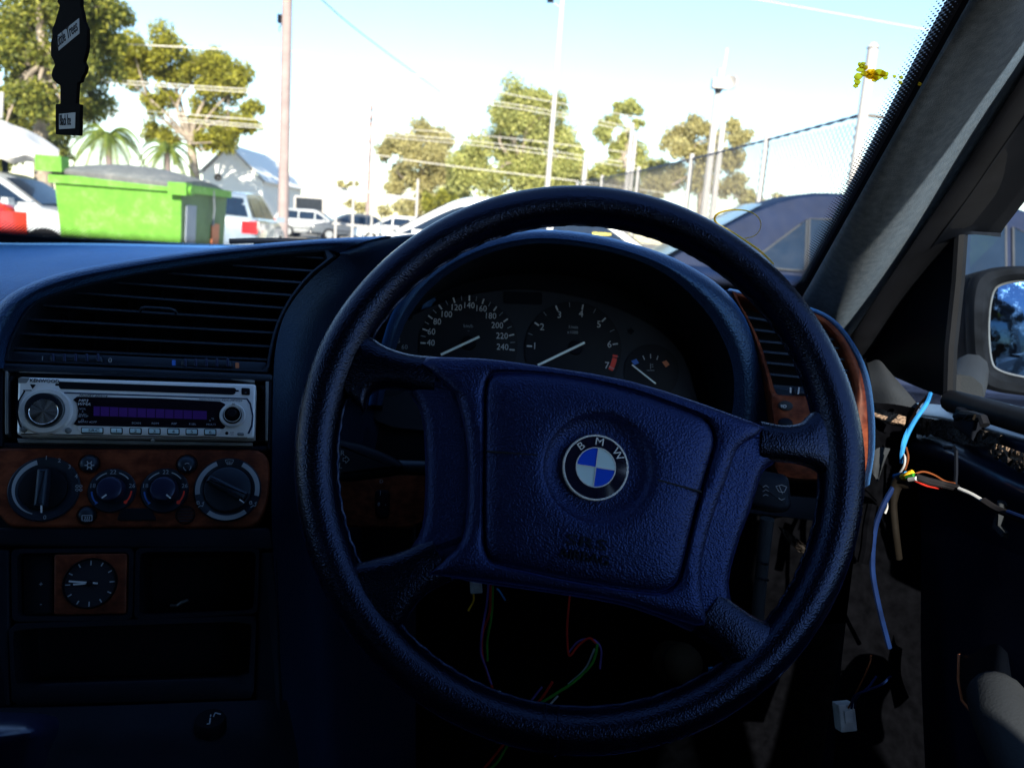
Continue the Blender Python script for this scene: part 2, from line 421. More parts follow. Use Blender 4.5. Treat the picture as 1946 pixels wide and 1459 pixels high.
tag(ws, 'large raked car windscreen in front of the dashboard', 'windscreen')
# printed black border: solid strip + dots, lower edge and the edge beside the pillar
v, f, uv = wsgrid(-1, 1, -0.02, 0.010, 40, 1, 0.002)
mk('border_print', v, f, M['black'], ws)
v, f, uv = wsgrid(-1, 1, 0.010, 0.060, 60, 2, 0.002)
mk('border_dots', v, f, frit('frit_lower', 1.35, 0.040, 0.0042), ws, uvs=uv)
v, f, uv = wsgrid(1.0, 0.995, 0.0, 1, 1, 40, 0.002)
mk('border_print', v, f, M['black'], ws)
v, f, uv = wsgrid(0.995, 0.973, 0.0, 1, 3, 40, 0.002)
mk('border_dots', v, f, frit('frit_side', 0.85, 0.0185, 0.0041), ws, uvs=[(b, a) for a, b in uv])
# wiper and cowl lying at the foot of the glass
cw = thing('wiper', 'black wiper arm lying along the foot of the windscreen', 'wiper', atY(500, 462, 1.28))
pts = [atY(x, y, 1.27) for x, y in ((428, 459), (470, 457.5), (520, 457.5), (566, 459), (600, 462), (700, 466))]
mk('blade', *tube([p+Vector((0, 0.02, 0)) for p in pts], 0.0045, 8), M['black'], cw)
mk('arm', *tube([p+Vector((0, 0.035, -0.004)) for p in pts[1:]], 0.006, 8), M['rubber'], cw)

# ------------------------------------------------------------------ body shell
shell = thing('car_shell', 'dark body shell of the car around the driver with roof, pillar and floor', 'car', (-0.34, 0, 0.2))
# roof with headliner
mk('headliner', *patch([[(x, y, CZ+0.30+zz-0.05*((x+0.34)/0.6)**2) for x in (-0.92, -0.6, -0.34, 0, 0.24)] for y, zz in ((0.27, 0.015), (-0.3, 0.06), (-0.9, 0.05), (-1.5, 0.0))], 3, 3), M['headliner'], shell)
mk('roof', *patch([[(x, y, CZ+0.325+zz-0.05*((x+0.34)/0.6)**2) for x in (-0.95, -0.6, -0.34, 0, 0.28)] for y, zz in ((0.30, 0.015), (-0.3, 0.065), (-0.9, 0.055), (-1.55, 0.0))], 3, 3), M['paintdark'], shell)
mk('floor', *box((-1.05, -1.6, 0.22), (0.42, 1.0, 0.26)), M['carpet_shade'], shell, smooth=0)
mk('firewall', *patch([[(-1.05, 0.98, 0.2), (-0.3, 0.98, 0.2), (0.60, 0.98, 0.2)], [(-1.05, 1.0, 0.6), (-0.3, 1.0, 0.6), (0.60, 1.0, 0.6)], [(-1.05, 1.08, CZ-0.12), (-0.3, 1.25, CZ-0.12), (0.44, 1.0, CZ-0.12)]], 3, 3), M['carpet_shade'], shell)
mk('rear_bulkhead', *box((-1.05, -1.62, 0.2), (0.42, -1.5, 1.0)), M['carpet_shade'], shell, smooth=0)
mk('rear_pillar', *patch([[(-1.05, -1.15, 0.95), (-1.05, -1.6, 0.95)], [(-0.95, -1.15, CZ+0.3), (-0.9, -1.5, CZ+0.3)]], 2, 2), M['headliner'], shell)
mk('rear_pillar', *patch([[(0.42, -1.15, 0.95), (0.40, -1.6, 0.95)], [(0.27, -1.15, CZ+0.3), (0.24, -1.5, CZ+0.3)]], 2, 2), M['headliner'], shell)
mk('side_wall', *box((-1.10, -1.6, 0.2), (-1.05, 0.98, 0.94)), M['dark'], shell, smooth=0)
mk('side_wall', *box((0.45, -1.6, 0.2), (0.50, -0.12, 0.92)), M['dark'], shell, smooth=0)
for x, xt in ((-1.06, -0.93), (0.44, 0.27)):
    mk('middle_pillar', *obox(((x+xt)/2, -0.32, (0.92+CZ+0.32)/2), ((xt-x)/2, 0.0, (CZ+0.32-0.92)/2), (0, 0.10, 0), (0.02, 0, 0.0)), M['headliner'], shell, smooth=0)  # pillars out of view, widened to cut off the sun
mk('roof_rail', *tube(spline([(0.30, 0.30, CZ+.27), (0.31, -.3, CZ+.30), (0.30, -.9, CZ+.28), (0.28, -1.55, CZ+.22)], 4), .055, 10), M['headliner'], shell)  # roof rails out of view, added to close gaps to the sun
mk('roof_rail', *tube(spline([(-0.98, 0.30, CZ+.27), (-0.99, -.3, CZ+.30), (-0.98, -.9, CZ+.28), (-0.96, -1.55, CZ+.22)], 4), .055, 10), M['headliner'], shell)
mk('roof_rail', *tube(spline([(-0.92, 0.27, CZ+.27), (-.6, .33, CZ+.30), (-0.34, .34, CZ+.31), (0., .32, CZ+.30), (0.26, .27, CZ+.26)], 4), .03, 10), M['headliner'], shell)
for sx_ in (0.0, -.70):  # both seats out of view, put in to stop the sun
    seat = thing('front_seat', 'dark driver seat facing the wheel, unseen, added to block the sun' if sx_ == 0 else 'dark passenger seat beside the console, unseen, added to block the sun', 'seat', (sx_, -.2, .26), 'front seats')
    SFr = Frame((sx_, -.30, .48), (1, 0, 0), (0, -.25, .97))
    mk('cushion', *prism(Frame((sx_, -.02, .44), (1, 0, 0), (0, 1, .12)), roundpoly([(-.25, -.27), (.25, -.27), (.25, .25), (-.25, .25)], .06), -.14, .05, .05, 4), M['carpet_shade'], seat)
    mk('backrest', *prism(SFr, roundpoly([(-.29, -.05), (.29, -.05), (.28, .62), (-.28, .62)], .08), -.14, .02, .05, 4), M['carpet_shade'], seat)
    mk('headrest', *prism(SFr, roundpoly([(-.13, .63), (.13, .63), (.13, .82), (-.13, .82)], .05), -.13, -.03, .04, 4), M['carpet_shade'], seat)
def pane(q, m='tint'): mk('side_pane', [Vector(p) for p in q], [(0, 1, 2, 3)], M[m], shell, smooth=0)
pane([(-1.06, -1.2, .94), (-1.06, .95, .94), (-.94, .22, CZ+.27), (-.94, -1.2, CZ+.27)], 'sideglass')
pane([(.43, -1.2, .92), (.43, -.42, .92), (.30, -.42, CZ+.28), (.29, -1.2, CZ+.27)])  # unseen rear panes, darkened to hold back light from behind
pane([(-1.0, -1.58, .99), (.40, -1.58, .99), (.24, -1.50, CZ+.30), (-.9, -1.50, CZ+.30)])
mk('front_pillar', *tube([(-1.02, .93, CZ-.06), (-.98, .6, CZ+.12), (-.93, .27, CZ+.28)], .045, 10), M['pillar'], shell)
mk('bonnet', *patch([[(x, y, z-0.06*((x+0.34)/0.7)**2) for x in (-1.05, -0.7, -0.34, 0, 0.36)] for y, z in ((1.34, CZ-0.10), (1.7, CZ-0.15), (2.1, CZ-0.22), (2.4, CZ-0.32), (2.48, CZ-0.45))], 3, 3), M['paintdark'], shell)
# front pillar trim, driver side: lines followed up the pillar
def ws_edge(px, py):                          # sight line against the sloping plane of the glass edge
    d = ray(px, py); Y = (-0.034+0.55*0.88)/(d.z/d.y+0.55); return CAM+d*(Y/d.y)
L0 = [(1512, 590), (1540, 543), (1600, 432), (1665, 314), (1735, 188), (1790, 90), (1842, 0), (1915, -130), (1990, -260)]
L1 = [(1560, 612), (1577, 584), (1634, 474), (1700, 345), (1770, 215), (1825, 118), (1893, 33), (1985, -110), (2080, -260)]
L2 = [(1590, 652), (1602, 633), (1660, 553), (1735, 443), (1810, 325), (1875, 222), (1945, 112), (2060, -70), (2180, -260)]
L3 = [(1618, 695), (1635, 671), (1690, 575), (1760, 472), (1828, 380), (1885, 296), (1960, 185), (2080, 0), (2200, -190)]
p0 = [ws_edge(*q) for q in L0]
p2 = [atX(*q, lerp(0.386, 0.338, i/8)) for i, q in enumerate(L2)]
p1 = []
for i, q in enumerate(L1):
    Y = lerp((p0[i].y+p2[i].y)/2, min(p0[i].y, p2[i].y), 0.55)-0.012; p1.append(atY(*q, Y))
pm = [atY(*[(a+b)/2 for a, b in zip(L1[i], L2[i])], (p1[i].y+p2[i].y)/2-0.010) for i in range(9)]
p0b = [p+Vector((0.012, 0.05, 0.02)) for p in p0]
p2b = [p+Vector((0.012, 0.004, 0.0)) for p in p2]
mk('pillar_trim', *patch([p0b, p0, p1, pm, p2, p2b], 4, 5), M['pillar'], shell)
p3 = [atX(*q, lerp(0.405, 0.355, i/8)) for i, q in enumerate(L3)]
q2 = [p+Vector((0.010, 0.0, 0)) for p in p2]
mid = [(a+b)/2+Vector((-0.012, -0.006, 0.0)) for a, b in zip(q2, p3)]
mk('door_seal', *patch([q2, mid, p3, [p+Vector((0.03, 0.01, 0)) for p in p3]], 3, 4), M['rubber'], shell)
# metal post below the pillar, between dash end and door
rows = [[(1600, 640, .36), (1625, 670, .385), (1650, 690, .40)], [(1620, 700, .37), (1660, 712, .395), (1700, 722, .41)], [(1640, 780, .37), (1690, 770, .40), (1740, 772, .415)],
        [(1640, 880, .36), (1690, 880, .40), (1740, 880, .42)], [(1630, 1000, .36), (1690, 1000, .40), (1750, 1000, .42)], [(1600, 1250, .34), (1680, 1250, .38), (1750, 1250, .42)], [(1580, 1500, .33), (1680, 1500, .36), (1760, 1500, .40)]]
mk('door_post', *patch([[atX(x, y, X) for x, y, X in r] for r in rows], 3, 4), M['carpet_shade'], shell)  # near-black colour keeps the metal post in shade
mk('post_sealant', *patch([[atX(1652, 772, .372), atX(1690, 782, .386), atX(1722, 792, .398)], [atX(1655, 785, .368), atX(1690, 800, .382), atX(1720, 806, .394)], [atX(1658, 792, .372), atX(1690, 806, .386), atX(1716, 812, .398)]], 4, 3), M['foam'], shell)
# crumpled grey flap beside the pillar foot
mk('insulation_flap', *patch([[atX(1648, 690, .378), atX(1670, 684, .382), atX(1690, 705, .386)], [atX(1655, 725, .366), atX(1690, 730, .374), atX(1725, 745, .388)], [atX(1658, 765, .366), atX(1700, 768, .374), atX(1752, 778, .392)]], 4, 4), M['greyplastic'], shell)
mk('insulation_flap', *patch([[atX(1655, 860, .352), atX(1672, 850, .36), atX(1692, 852, .372)], [atX(1648, 880, .350), atX(1664, 890, .354), atX(1680, 880, .366)], [atX(1662, 905, .352), atX(1668, 915, .358), atX(1672, 905, .366)]], 4, 4), M['greyplastic'], shell)

# ------------------------------------------------------------------ driver's door
door = thing('driver_door', 'stripped driver door with bare dark metal and no inner panel', 'car door', (0.45, 0.6, 0.3))
# window frame and sail panel
L4 = [(1818, 752), (1821, 663), (1835, 534), (1841, 446), (1850, 424), (1946, 293), (2060, 140), (2180, -30)]
L4x = [.43, .425, .42, .415, .413, .40, .385, .37]
p4 = [atX(x, y, X) for (x, y), X in zip(L4, L4x)]
sail = [[atX(1640, 690, .412), atX(1700, 600, .410), atX(1760, 505, .406), atX(1815, 425, .402)],
        [atX(1690, 712, .418), atX(1730, 630, .416), atX(1775, 540, .412), atX(1822, 440, .408)],
        [atX(1760, 742, .424), atX(1785, 660, .420), atX(1800, 560, .416), atX(1828, 452, .411)],
        [atX(1806, 756, .426), atX(1812, 663, .422), atX(1824, 534, .418), atX(1834, 446, .413)]]
mk('sail_panel', *patch(sail, 4, 4), M['black'], door)
fr = [p3[i]+Vector((0.004, 0, 0)) for i in range(3, 9)]
inn = [p4[3], p4[4], p4[5], atX(2000, 222, .392), p4[6], p4[7]]
mk('window_frame', *patch([fr, [(a+b)/2+Vector((-0.006, 0, 0)) for a, b in zip(fr, inn)], inn, [p+Vector((0.03, 0.0, 0)) for p in inn]], 3, 4), M['black'], door)
# upright seal beside the glass
mk('glass_channel', *tube([p+Vector((-0.004, 0.006, 0)) for p in p4[:4]], 0.006, 8), M['rubber'], door)
# sill rail and shell under the window
sill = [(1806, 752), (1850, 764), (1900, 778), (1960, 794), (2100, 830), (2300, 885)]
def row(pts, X): return [atX(x, y, X) for x, y in pts]
mk('window_rail', *tube(row([(1808, 762), (1850, 773), (1900, 787), (1960, 804), (2100, 842), (2300, 895)], .425), 0.011, 10), M['rubber'], door)
mk('inner_shell', *patch([row([(1740, 765), (1806, 772), (1880, 795), (1960, 818), (2100, 855), (2300, 915)], .445),
    row([(1740, 790), (1806, 800), (1880, 825), (1960, 848), (2100, 890), (2300, 955)], .425),
    row([(1735, 815), (1806, 832), (1880, 868), (1960, 900), (2100, 950), (2300, 1020)], .425),
    row([(1730, 850), (1806, 868), (1880, 905), (1960, 940), (2100, 990), (2300, 1060)], .412),
    row([(1725, 890), (1806, 910), (1880, 950), (1960, 985), (2100, 1040), (2300, 1110)], .430),
    row([(1725, 920), (1806, 945), (1880, 985), (1960, 1020), (2100, 1070), (2300, 1140)], .445),
    row([(1720, 1050), (1806, 1060), (1880, 1080), (1960, 1110), (2100, 1160), (2300, 1230)], .455),
    row([(1710, 1250), (1806, 1250), (1880, 1260), (1960, 1280), (2100, 1300), (2300, 1350)], .450),
    row([(1700, 1500), (1806, 1520), (1880, 1560), (1960, 1580), (2100, 1600), (2300, 1650)], .445)], 4, 5), M['doormetal'], door)
mk('door_lower', *box((0.452, -0.12, 0.2), (0.50, 0.95, 0.90)), M['doormetal'], door, smooth=0)
# torn foam and the strip left of the removed panel
rng = random.Random(5)
def ragged(top, bot, X, nm, mat, amp=3.0, thick=0.006):
    n = 26; a = spline([Vector((x, y, 0)) for x, y in top], n//(len(top)-1)); b = spline([Vector((x, y, 0)) for x, y in bot], n//(len(bot)-1))
    m = min(len(a), len(b)); g = []
    for k, t in enumerate((0, 0, .33, .66, 1, 1)):
        r = []
        for i in range(m):
            q = a[i].lerp(b[i], t); j = rng.uniform(-amp, amp) if k > 2 else rng.uniform(-amp, amp)*0.3
            xx = X-(thick*(0.6+0.7*rng.random()) if 0 < k < 5 else 0); r.append(atX(q.x, q.y+j, xx))
        g.append(r)
    v = [p for r in g for p in r]; f = [(i*m+j, i*m+j+1, (i+1)*m+j+1, (i+1)*m+j) for i in range(len(g)-1) for j in range(m-1)]
    mk(nm, v, f, mat, door, smooth=25)
ragged([(1735, 790), (1765, 795), (1782, 798)], [(1742, 824), (1760, 828), (1775, 822)], .420, 'foam_remnant', M['foam'])
ragged([(1770, 803), (1790, 797), (1850, 812), (1902, 826), (1904, 832)], [(1764, 824), (1800, 836), (1850, 846), (1885, 852), (1900, 842)], .416, 'foam_remnant', M['foamdark'])
ragged([(1890, 842), (1920, 852), (1960, 866), (2060, 896)], [(1888, 856), (1920, 873), (1960, 888), (2060, 915)], .414, 'foam_remnant', M['foam'])
ragged([(1880, 853), (1910, 866), (1960, 886), (2060, 915)], [(1876, 858), (1910, 880), (1960, 904), (2060, 930)], .412, 'foam_remnant', M['foamdark'], 4)
mk('lock_bracket', *tube(row([(1818, 792), (1828, 787), (1848, 789), (1868, 795), (1872, 808)], .405), 0.004, 8), M['rubber'], door)
mk('lock_bracket', *prism(Frame(atX(1850, 800, .415), (0, -1, 0.0), (0, 0, 1)), [(-0.016, -0.009), (0.018, -0.014), (0.018, 0.004), (-0.016, 0.009)], 0, 0.010, 0.003), M['black'], door)
mk('wire_ring', *tube(row([(1832, 797), (1840, 790), (1853, 789), (1850, 796), (1838, 799)], .398), 0.0011, 6), M['w_tape'], door)
mk('retaining_clip', *tube(row([(1796, 850), (1812, 850), (1817, 856), (1817, 900), (1815, 925)], .400), 0.0018, 6), M['black'], door)
mk('edge_clip', *prism(Frame(atX(1908, 985, .41), (0, -1, 0), (0, 0, 1)), [(-0.004, -0.010), (0.010, -0.013), (0.010, -0.009), (0.001, -0.006), (0.001, 0.012), (-0.004, 0.014)], 0, 0.006, 0.001), M['greyplastic'], door)
# door glass
gl = patch([[atX(1826, 740, .440), atX(1838, 600, .436), atX(1845, 450, .432), atX(1850, 424, .43)], [atX(1880, 756, .44), atX(1885, 600, .436), atX(1890, 450, .432), atX(1895, 360, .428)],
            [atX(1960, 780, .44), atX(1960, 600, .436), atX(1960, 450, .43), atX(1960, 275, .42)], [atX(2250, 850, .44), atX(2250, 600, .43), atX(2250, 300, .42), atX(2250, -80, .40)]], 3, 3)
mk('door_glass', *gl, M['sideglass'], door)

# outer mirror
mir = thing('door_mirror', 'black exterior door mirror seen through the side glass', 'mirror', atY(1960, 740, .93))
MF = Frame(atY(1975, 625, .93), (0.96, -0.28, 0.0), (0.0, 0.10, 0.99))
mo = smoothpoly(MF.px([(1843, 620), (1846, 545), (1872, 513), (1946, 505), (2080, 512), (2125, 545), (2130, 640), (2110, 720), (2030, 758), (1946, 752), (1875, 738), (1850, 700)]), 4)
mg = smoothpoly(MF.px([(1879, 620), (1886, 560), (1905, 538), (1960, 531), (2070, 540), (2098, 570), (2098, 650), (2080, 700), (2020, 728), (1946, 719), (1900, 706), (1884, 685)]), 4)
c0 = (0.0, 0.0)
mk('housing', *prism(MF, mo, -0.085, -0.014, 0.02, 4), M['housing'], mir)
mk('housing_rim', *plate(MF, mo, mg, [(0, -0.02), (0.0, -0.004), (0.2, 0.004), (0.6, 0.006), (0.9, 0.0), (1.0, -0.004), (1.0, -0.012)], c0), M['housing'], mir)
mm, t_, b_ = newmat('mirror_glass'); b_.inputs['Metallic'].default_value = 1; b_.inputs['Base Color'].default_value = (0.035, 0.085, 0.20, 1)  # dark blue base stands in for the deep sky it reflects
co_ = coords(t_); t_.links.new(ramp(t_, noise(t_, co_, 90, 6, 0.7), [(0.45, (0.03,)*3), (0.75, (0.35,)*3)]), b_.inputs['Roughness'])
mk('mirror_glass', *prism(MF, inset(mg, 0.001), -0.012, -0.006, 0.001), mm, mir)
mk('glass_edge', *plate(MF, mg, inset(mg, 0.003), [(0, -0.006), (0.3, -0.0045), (1, -0.006)], c0), M['steel'], mir)
mk('mirror_foot', *tube([atY(1846, 700, .92), atY(1838, 725, .88), atY(1828, 748, .80)], [0.018, 0.02, 0.02], 10), M['greyplastic'], mir)

# ================================================================== dashboard
dash = thing('dashboard', 'charcoal plastic dashboard tinted blue for skylight, with driver-angled centre console', 'dashboard', (-0.2, 0.8, 0.5))
a, tl_ = math.radians(16.6), math.radians(27)
nh = Vector((math.sin(a), -math.cos(a), 0))
K = Frame(atY(262, 775, 0.62), (math.cos(a), math.sin(a), 0), (-nh.x*math.sin(tl_), -nh.y*math.sin(tl_), math.cos(tl_)))
def kp(px, py, dw=0.0):
    q = K.uv(px, py, dw); return K.P(q[0], q[1], dw)
def aY(*l): return [atY(*q) for q in l]
# passenger side pad
mk('top_pad', *patch([aY((-700, 390, 1.14), (-400, 412, 1.2), (-200, 430, 1.22), (0, 447, 1.24), (200, 455, 1.25), (430, 465, 1.26), (620, 466, 1.26), (860, 480, 1.24)),
    aY((-700, 430, 1.02), (-400, 455, 1.04), (-200, 470, 1.05), (0, 480, 1.05), (200, 482, 1.05), (430, 478, 1.06), (620, 470, 1.06), (860, 486, 1.0)),
    aY((-700, 540, .84), (-400, 545, .86), (-200, 548, .86), (0, 548, .88), (200, 535, .90), (430, 510, .92), (620, 486, .92), (860, 500, .9)),
    aY((-700, 640, .78), (-400, 635, .78), (-200, 632, .79), (0, 625, .80), (200, 600, .82), (430, 560, .84), (620, 520, .84), (860, 560, .86)),
    aY((-700, 700, .76), (-400, 690, .76), (-200, 690, .77), (0, 690, .78), (200, 660, .80), (430, 600, .82), (620, 560, .82), (860, 640, .86)),
    aY((-700, 1000, .80), (-400, 1000, .80), (-200, 1000, .80), (0, 1000, .80), (200, 900, .80), (430, 800, .80), (620, 700, .82), (860, 760, .88))], 4, 4), M['dash'], dash)
# brow over the centre vent
r3 = [kp(12, 700), kp(13, 674), kp(26, 633), kp(62, 577), kp(128, 551), kp(237, 524), kp(407, 497), kp(594, 476), kp(643, 480)]
r2 = [kp(-12, 700, .014), kp(-8, 650, .014), kp(6, 605, .014), kp(42, 567, .014), kp(112, 535, .014), kp(222, 511, .014), kp(400, 483, .013), kp(590, 464, .012), kp(690, 460, .008)]
r1 = [kp(-34, 700, .004), kp(-30, 630, .004), kp(-8, 588, .004), kp(30, 553, .003), kp(105, 522, .002), kp(215, 499, .002), kp(400, 473, .002), kp(590, 456, 0), kp(735, 449, -.006)]
r1b = [kp(-50, 705, -.03), kp(-46, 640, -.03), kp(-20, 598, -.03), kp(20, 563, -.03), kp(100, 528, -.03), kp(214, 504, -.03), kp(400, 476, -.03), kp(590, 459, -.03), kp(745, 451, -.03)]
r0 = [kp(-70, 720, -.11), kp(-60, 660, -.11), kp(-36, 625, -.11), kp(5, 590, -.11), kp(98, 548, -.11), kp(214, 524, -.11), kp(400, 494, -.11), kp(590, 474, -.11), kp(760, 468, -.11)]
mk('console_brow', *patch([r0, r1b, r1, r2, r3], 4, 5), M['dash'], dash)
# flank between console and instrument hood
mk('console_flank', *patch([[kp(700, 474, -.09), *aY((730, 466, .88), (790, 456, .93), (870, 452, .97))],
    [kp(660, 468, -.012), *aY((712, 455, .765), (775, 446, .81), (860, 442, .85))],
    [kp(645, 480, .003), *aY((705, 472, .745), (765, 462, .79), (840, 460, .83))],
    [kp(644, 488, .003), *aY((690, 515, .755), (750, 515, .80), (815, 512, .84))],
    [kp(596, 526, .003), *aY((650, 560, .735), (710, 580, .80), (800, 600, .85))],
    [kp(556, 573, .003), *aY((610, 605, .715), (690, 650, .79), (790, 670, .86))],
    [kp(533, 620, .003), *aY((590, 660, .70), (680, 720, .78), (790, 745, .87))],
    [kp(521, 690, .003), *aY((580, 740, .685), (670, 800, .77), (790, 825, .87))],
    [kp(517, 850, .003), *aY((575, 860, .67), (660, 900, .76), (790, 920, .87))],
    [kp(517, 1010, .003), *aY((570, 1010, .65), (650, 1020, .75), (790, 1030, .86))],
    [kp(530, 1200, -.004), *aY((585, 1200, .64), (650, 1200, .74), (790, 1200, .84))],
    [kp(545, 1500, -.01), *aY((600, 1500, .60), (660, 1500, .70), (790, 1500, .80))]], 4, 4), M['flank'], dash)
mk('flank_backing', *patch([aY((560, 476, .80), (700, 468, .83), (830, 466, .88)), aY((560, 520, .79), (700, 520, .82), (830, 520, .88)), aY((560, 600, .78), (700, 620, .82), (830, 640, .88))], 3, 3), M['dash'], dash)
mk('console_core', *prism(K, K.px([(-60, 560), (560, 560), (540, 1460), (-60, 1480)]), -0.16, -0.062), M['black'], dash, smooth=0)
# face strips between the fitted units
def strip(nm, pts, w0, w1, bev=0.002, mat='dark', r=0.004, par=dash):
    return mk(nm, *prism(K, roundpoly(K.px(pts), r), w0, w1, bev), M[mat], par)
strip('console_strip', [(6, 690), (520, 712), (518, 726), (4, 708)], -0.05, 0.003, mat='vent')
strip('console_strip', [(502, 712), (520, 712), (517, 856), (508, 856)], -0.05, 0.001)
strip('console_strip', [(-40, 700), (8, 700), (6, 852), (-40, 850)], -0.05, 0.001)
strip('console_strip', [(-40, 838), (516, 845), (517, 857), (-40, 853)], -0.05, -0.002)
# rail below the climate panel with rounded lower corners
strip('console_strip', [(-40, 1002), (517, 1002), (523, 1046), (-40, 1036)], -0.05, 0.0, mat='dark', r=0.006)

# ---- centre vent: ring, slats, thumb wheels
vo = smoothpoly(K.px([(13, 684), (14, 668), (26, 633), (62, 577), (128, 551), (237, 524), (407, 497), (590, 476), (628, 477), (641, 484), (628, 496), (592, 524), (554, 572), (530, 620), (517, 670), (512, 702), (505, 710), (260, 699), (22, 690)]), 3)
vc = K.uv(330, 610)
vent = thing('centre_vent', 'wide curved centre air vent with long thin slats above the radio', 'air vent', kp(262, 690, -0.02))
mk('surround', *plate(K, vo, inset(vo, 0.0030), [(0, -0.03), (0, 0.001), (0.3, 0.003), (0.8, 0.003), (1, 0.001), (1, -0.05)], vc, 120), M['vent'], vent)
for (x0, y0), (x1, y1) in [((560, 484), (622, 488)), ((442, 501), (600, 512)), ((318, 516), (577, 534)), ((210, 533), (558, 558)), ((118, 551), (540, 582)), ((82, 577), (530, 606)), ((48, 603), (521, 629)), ((35, 630), (515, 655)), ((22, 658), (511, 680))]:
    A, B = kp(x0, y0, -.004), kp(x1, y1, -.004); al = (B-A)
    mk('slat', *obox((A+B)/2-K.w*0.012+K.v*0.001, al/2, K.v*0.0009, (K.w*0.012-K.v*0.0025)), M['vent'], vent, smooth=0)
for k in range(7):
    x = 120+k*62; A, B = kp(x, 690, -.045), kp(x+6, 520+max(0, 3-k)*18, -.045)
    mk('vane', *obox((A+B)/2, (B-A)/2, K.u*0.0008, K.w*0.008), M['black'], vent, smooth=0)
mk('duct_back', *prism(K, inset(vo, -.004), -.062, -.054), M['black'], vent, smooth=0)
mk('slat_tab', *tube([kp(266, 591, 0), kp(269, 586, .003), kp(276, 584, .005), (kp(324, 587, .005)), kp(332, 590, .003), kp(335, 595, 0)], 0.0014, 8), M['vent'], vent)
mk('lower_panel', *prism(K, roundpoly(K.px([(20, 664), (508, 686), (505, 708), (16, 690)]), 0.003), -0.03, -0.003, 0.001), M['vent'], vent)
for x0, x1, yc in ((95, 196, 682), (345, 441, 691)):
    wh = mk('thumb_wheel', *prism(K, roundpoly(K.px([(x0, yc-10), (x1, yc-7), (x1+2, yc+10), (x0-2, yc+7)]), 0.003), -0.006, 0.003, 0.0025), M['vent'], vent)
    for k in range(5):
        xx = lerp(x0+8, x1-8, k/4); mk('ridge', *prism(K, roundpoly(K.px([(xx-3, yc-8), (xx+3, yc-8), (xx+3, yc+8), (xx-3, yc+8)]), 0.001), 0.002, 0.0042, 0.0008), M['gloss'], wh)
for s, x, y in (('I', 79, 680), ('0', 208, 683)): mk('mark', *text(K, s, K.uv(x, y), 0.0042, -0.0028), M['greyprint'], vent)
mk('mark', *prism(K, roundpoly(K.px([(326, 682), (333, 682), (333, 693), (326, 693)]), 0.0008), -0.004, -0.0026), M['blue'], vent)
mk('mark', *prism(K, roundpoly(K.px([(447, 687), (454, 687), (454, 698), (447, 698)]), 0.0008), -0.004, -0.0026), M['orange'], vent)

# ------------------------------------------------------------------ radio
rad = thing('car_radio', 'silver car stereo with round volume knob and purple display strip', 'car stereo', kp(262, 838, 0))
cage_o = roundpoly(K.px([(12, 708), (508, 730), (508, 842), (14, 834)]), 0.002)
cage_i = roundpoly(K.px([(30, 722), (492, 738), (492, 832), (32, 826)]), 0.002)
mk('mounting_cage', *plate(K, cage_o, cage_i, [(0, -0.03), (0, -0.001), (0.2, 0.0), (0.35, -0.001), (0.36, -0.012), (1, -0.014), (1, -0.045)], K.uv(262, 775), 120), M['black'], rad)
for pts in ([(38, 703), (440, 716), (484, 724), (484, 729), (430, 721), (38, 709)], [(34, 834), (480, 842), (480, 848), (36, 842)], [(11, 706), (17, 706), (17, 826), (11, 826)], [(505, 726), (511, 726), (509, 838), (504, 838)]):
    mk('cage_lip', *prism(K, ccw(K.px(pts)), -0.01, 0.0025, 0.0006), M['steel'], rad)
H = 0.010                                     # the face stands proud of the console
def kr(pts): return K.px(pts, H)
face = roundpoly(kr([(34, 715), (487, 729), (484, 834), (31, 826)]), 0.003)
mk('face_plate', *prism(K, face, -0.02, H, 0.002), M['silver'], rad)
def ru(x, y): return K.uv(x, y, H)
def decal(nm, pts, h, mat, w0=H, par=rad, r=0.0008, bev=0.0): return mk(nm, *prism(K, roundpoly(K.px(pts, w0), r), w0-0.001, w0+h, bev), M[mat], par)
decal('disc_slot', [(112, 725), (446, 737), (449, 740), (447, 748), (442, 750), (115, 739), (112, 735)], 0.0004, 'black')
decal('slot_notch', [(105, 729), (116, 729), (116, 733), (105, 733)], 0.0003, 'black'); decal('slot_notch', [(446, 741), (454, 741), (454, 744), (446, 744)], 0.0003, 'black')
bk = decal('eject_button', [(459, 737), (475, 738), (475, 751), (459, 750)], 0.0015, 'black', r=0.0012, bev=0.0006)
mk('print_mark', *text(K, '-', K.uv(467, 745, H+.0015), 0.004, H+.0015), M['dimprint'], bk)
decal('corner_badge', [(35, 718), (57, 718), (50, 728), (35, 728)], 0.0003, 'steel')
mk('lettering', *text(K, 'KENWOOD', ru(85, 724), 0.0027, H, rot=-0.02, th=0.0006, sx=1.0), M['black'], rad)
decal('pointer', [(57, 730), (68, 731), (62, 739)], 0.0004, 'black', r=0.0001)
decal('seam_line', [(44, 741), (60, 741), (60, 742.6), (44, 742.6)], 0.0003, 'black', r=0.0001)
decal('seam_line', [(122, 745), (470, 756.5), (470, 758.5), (122, 747.5)], 0.0003, 'dash', r=0.0001)
decal('seam_line', [(470, 756.5), (477, 766), (482, 790), (480, 810), (474, 824), (470, 824), (477, 808), (479, 790), (474, 768), (468, 758)], 0.0003, 'dash', r=0.0001)
decal('seam_line', [(46, 742), (34, 762), (31, 782), (35, 805), (46, 823), (48, 822), (38, 804), (34, 782), (36.5, 763), (48, 744)], 0.0003, 'black', r=0.0001)
decal('seam_line', [(40, 823.5), (470, 831), (470, 832.3), (40, 825)], 0.0003, 'black', r=0.0001)
mk('lettering', *text(K, 'MOSFET 50W×4', ru(177, 752), 0.0016, H, rot=-0.03, shear=0.3, sx=1.25), M['black'], rad)
mk('lettering', *text(K, 'External Media Control', ru(399, 759), 0.0012, H, rot=-0.03), M['dimprint'], rad)
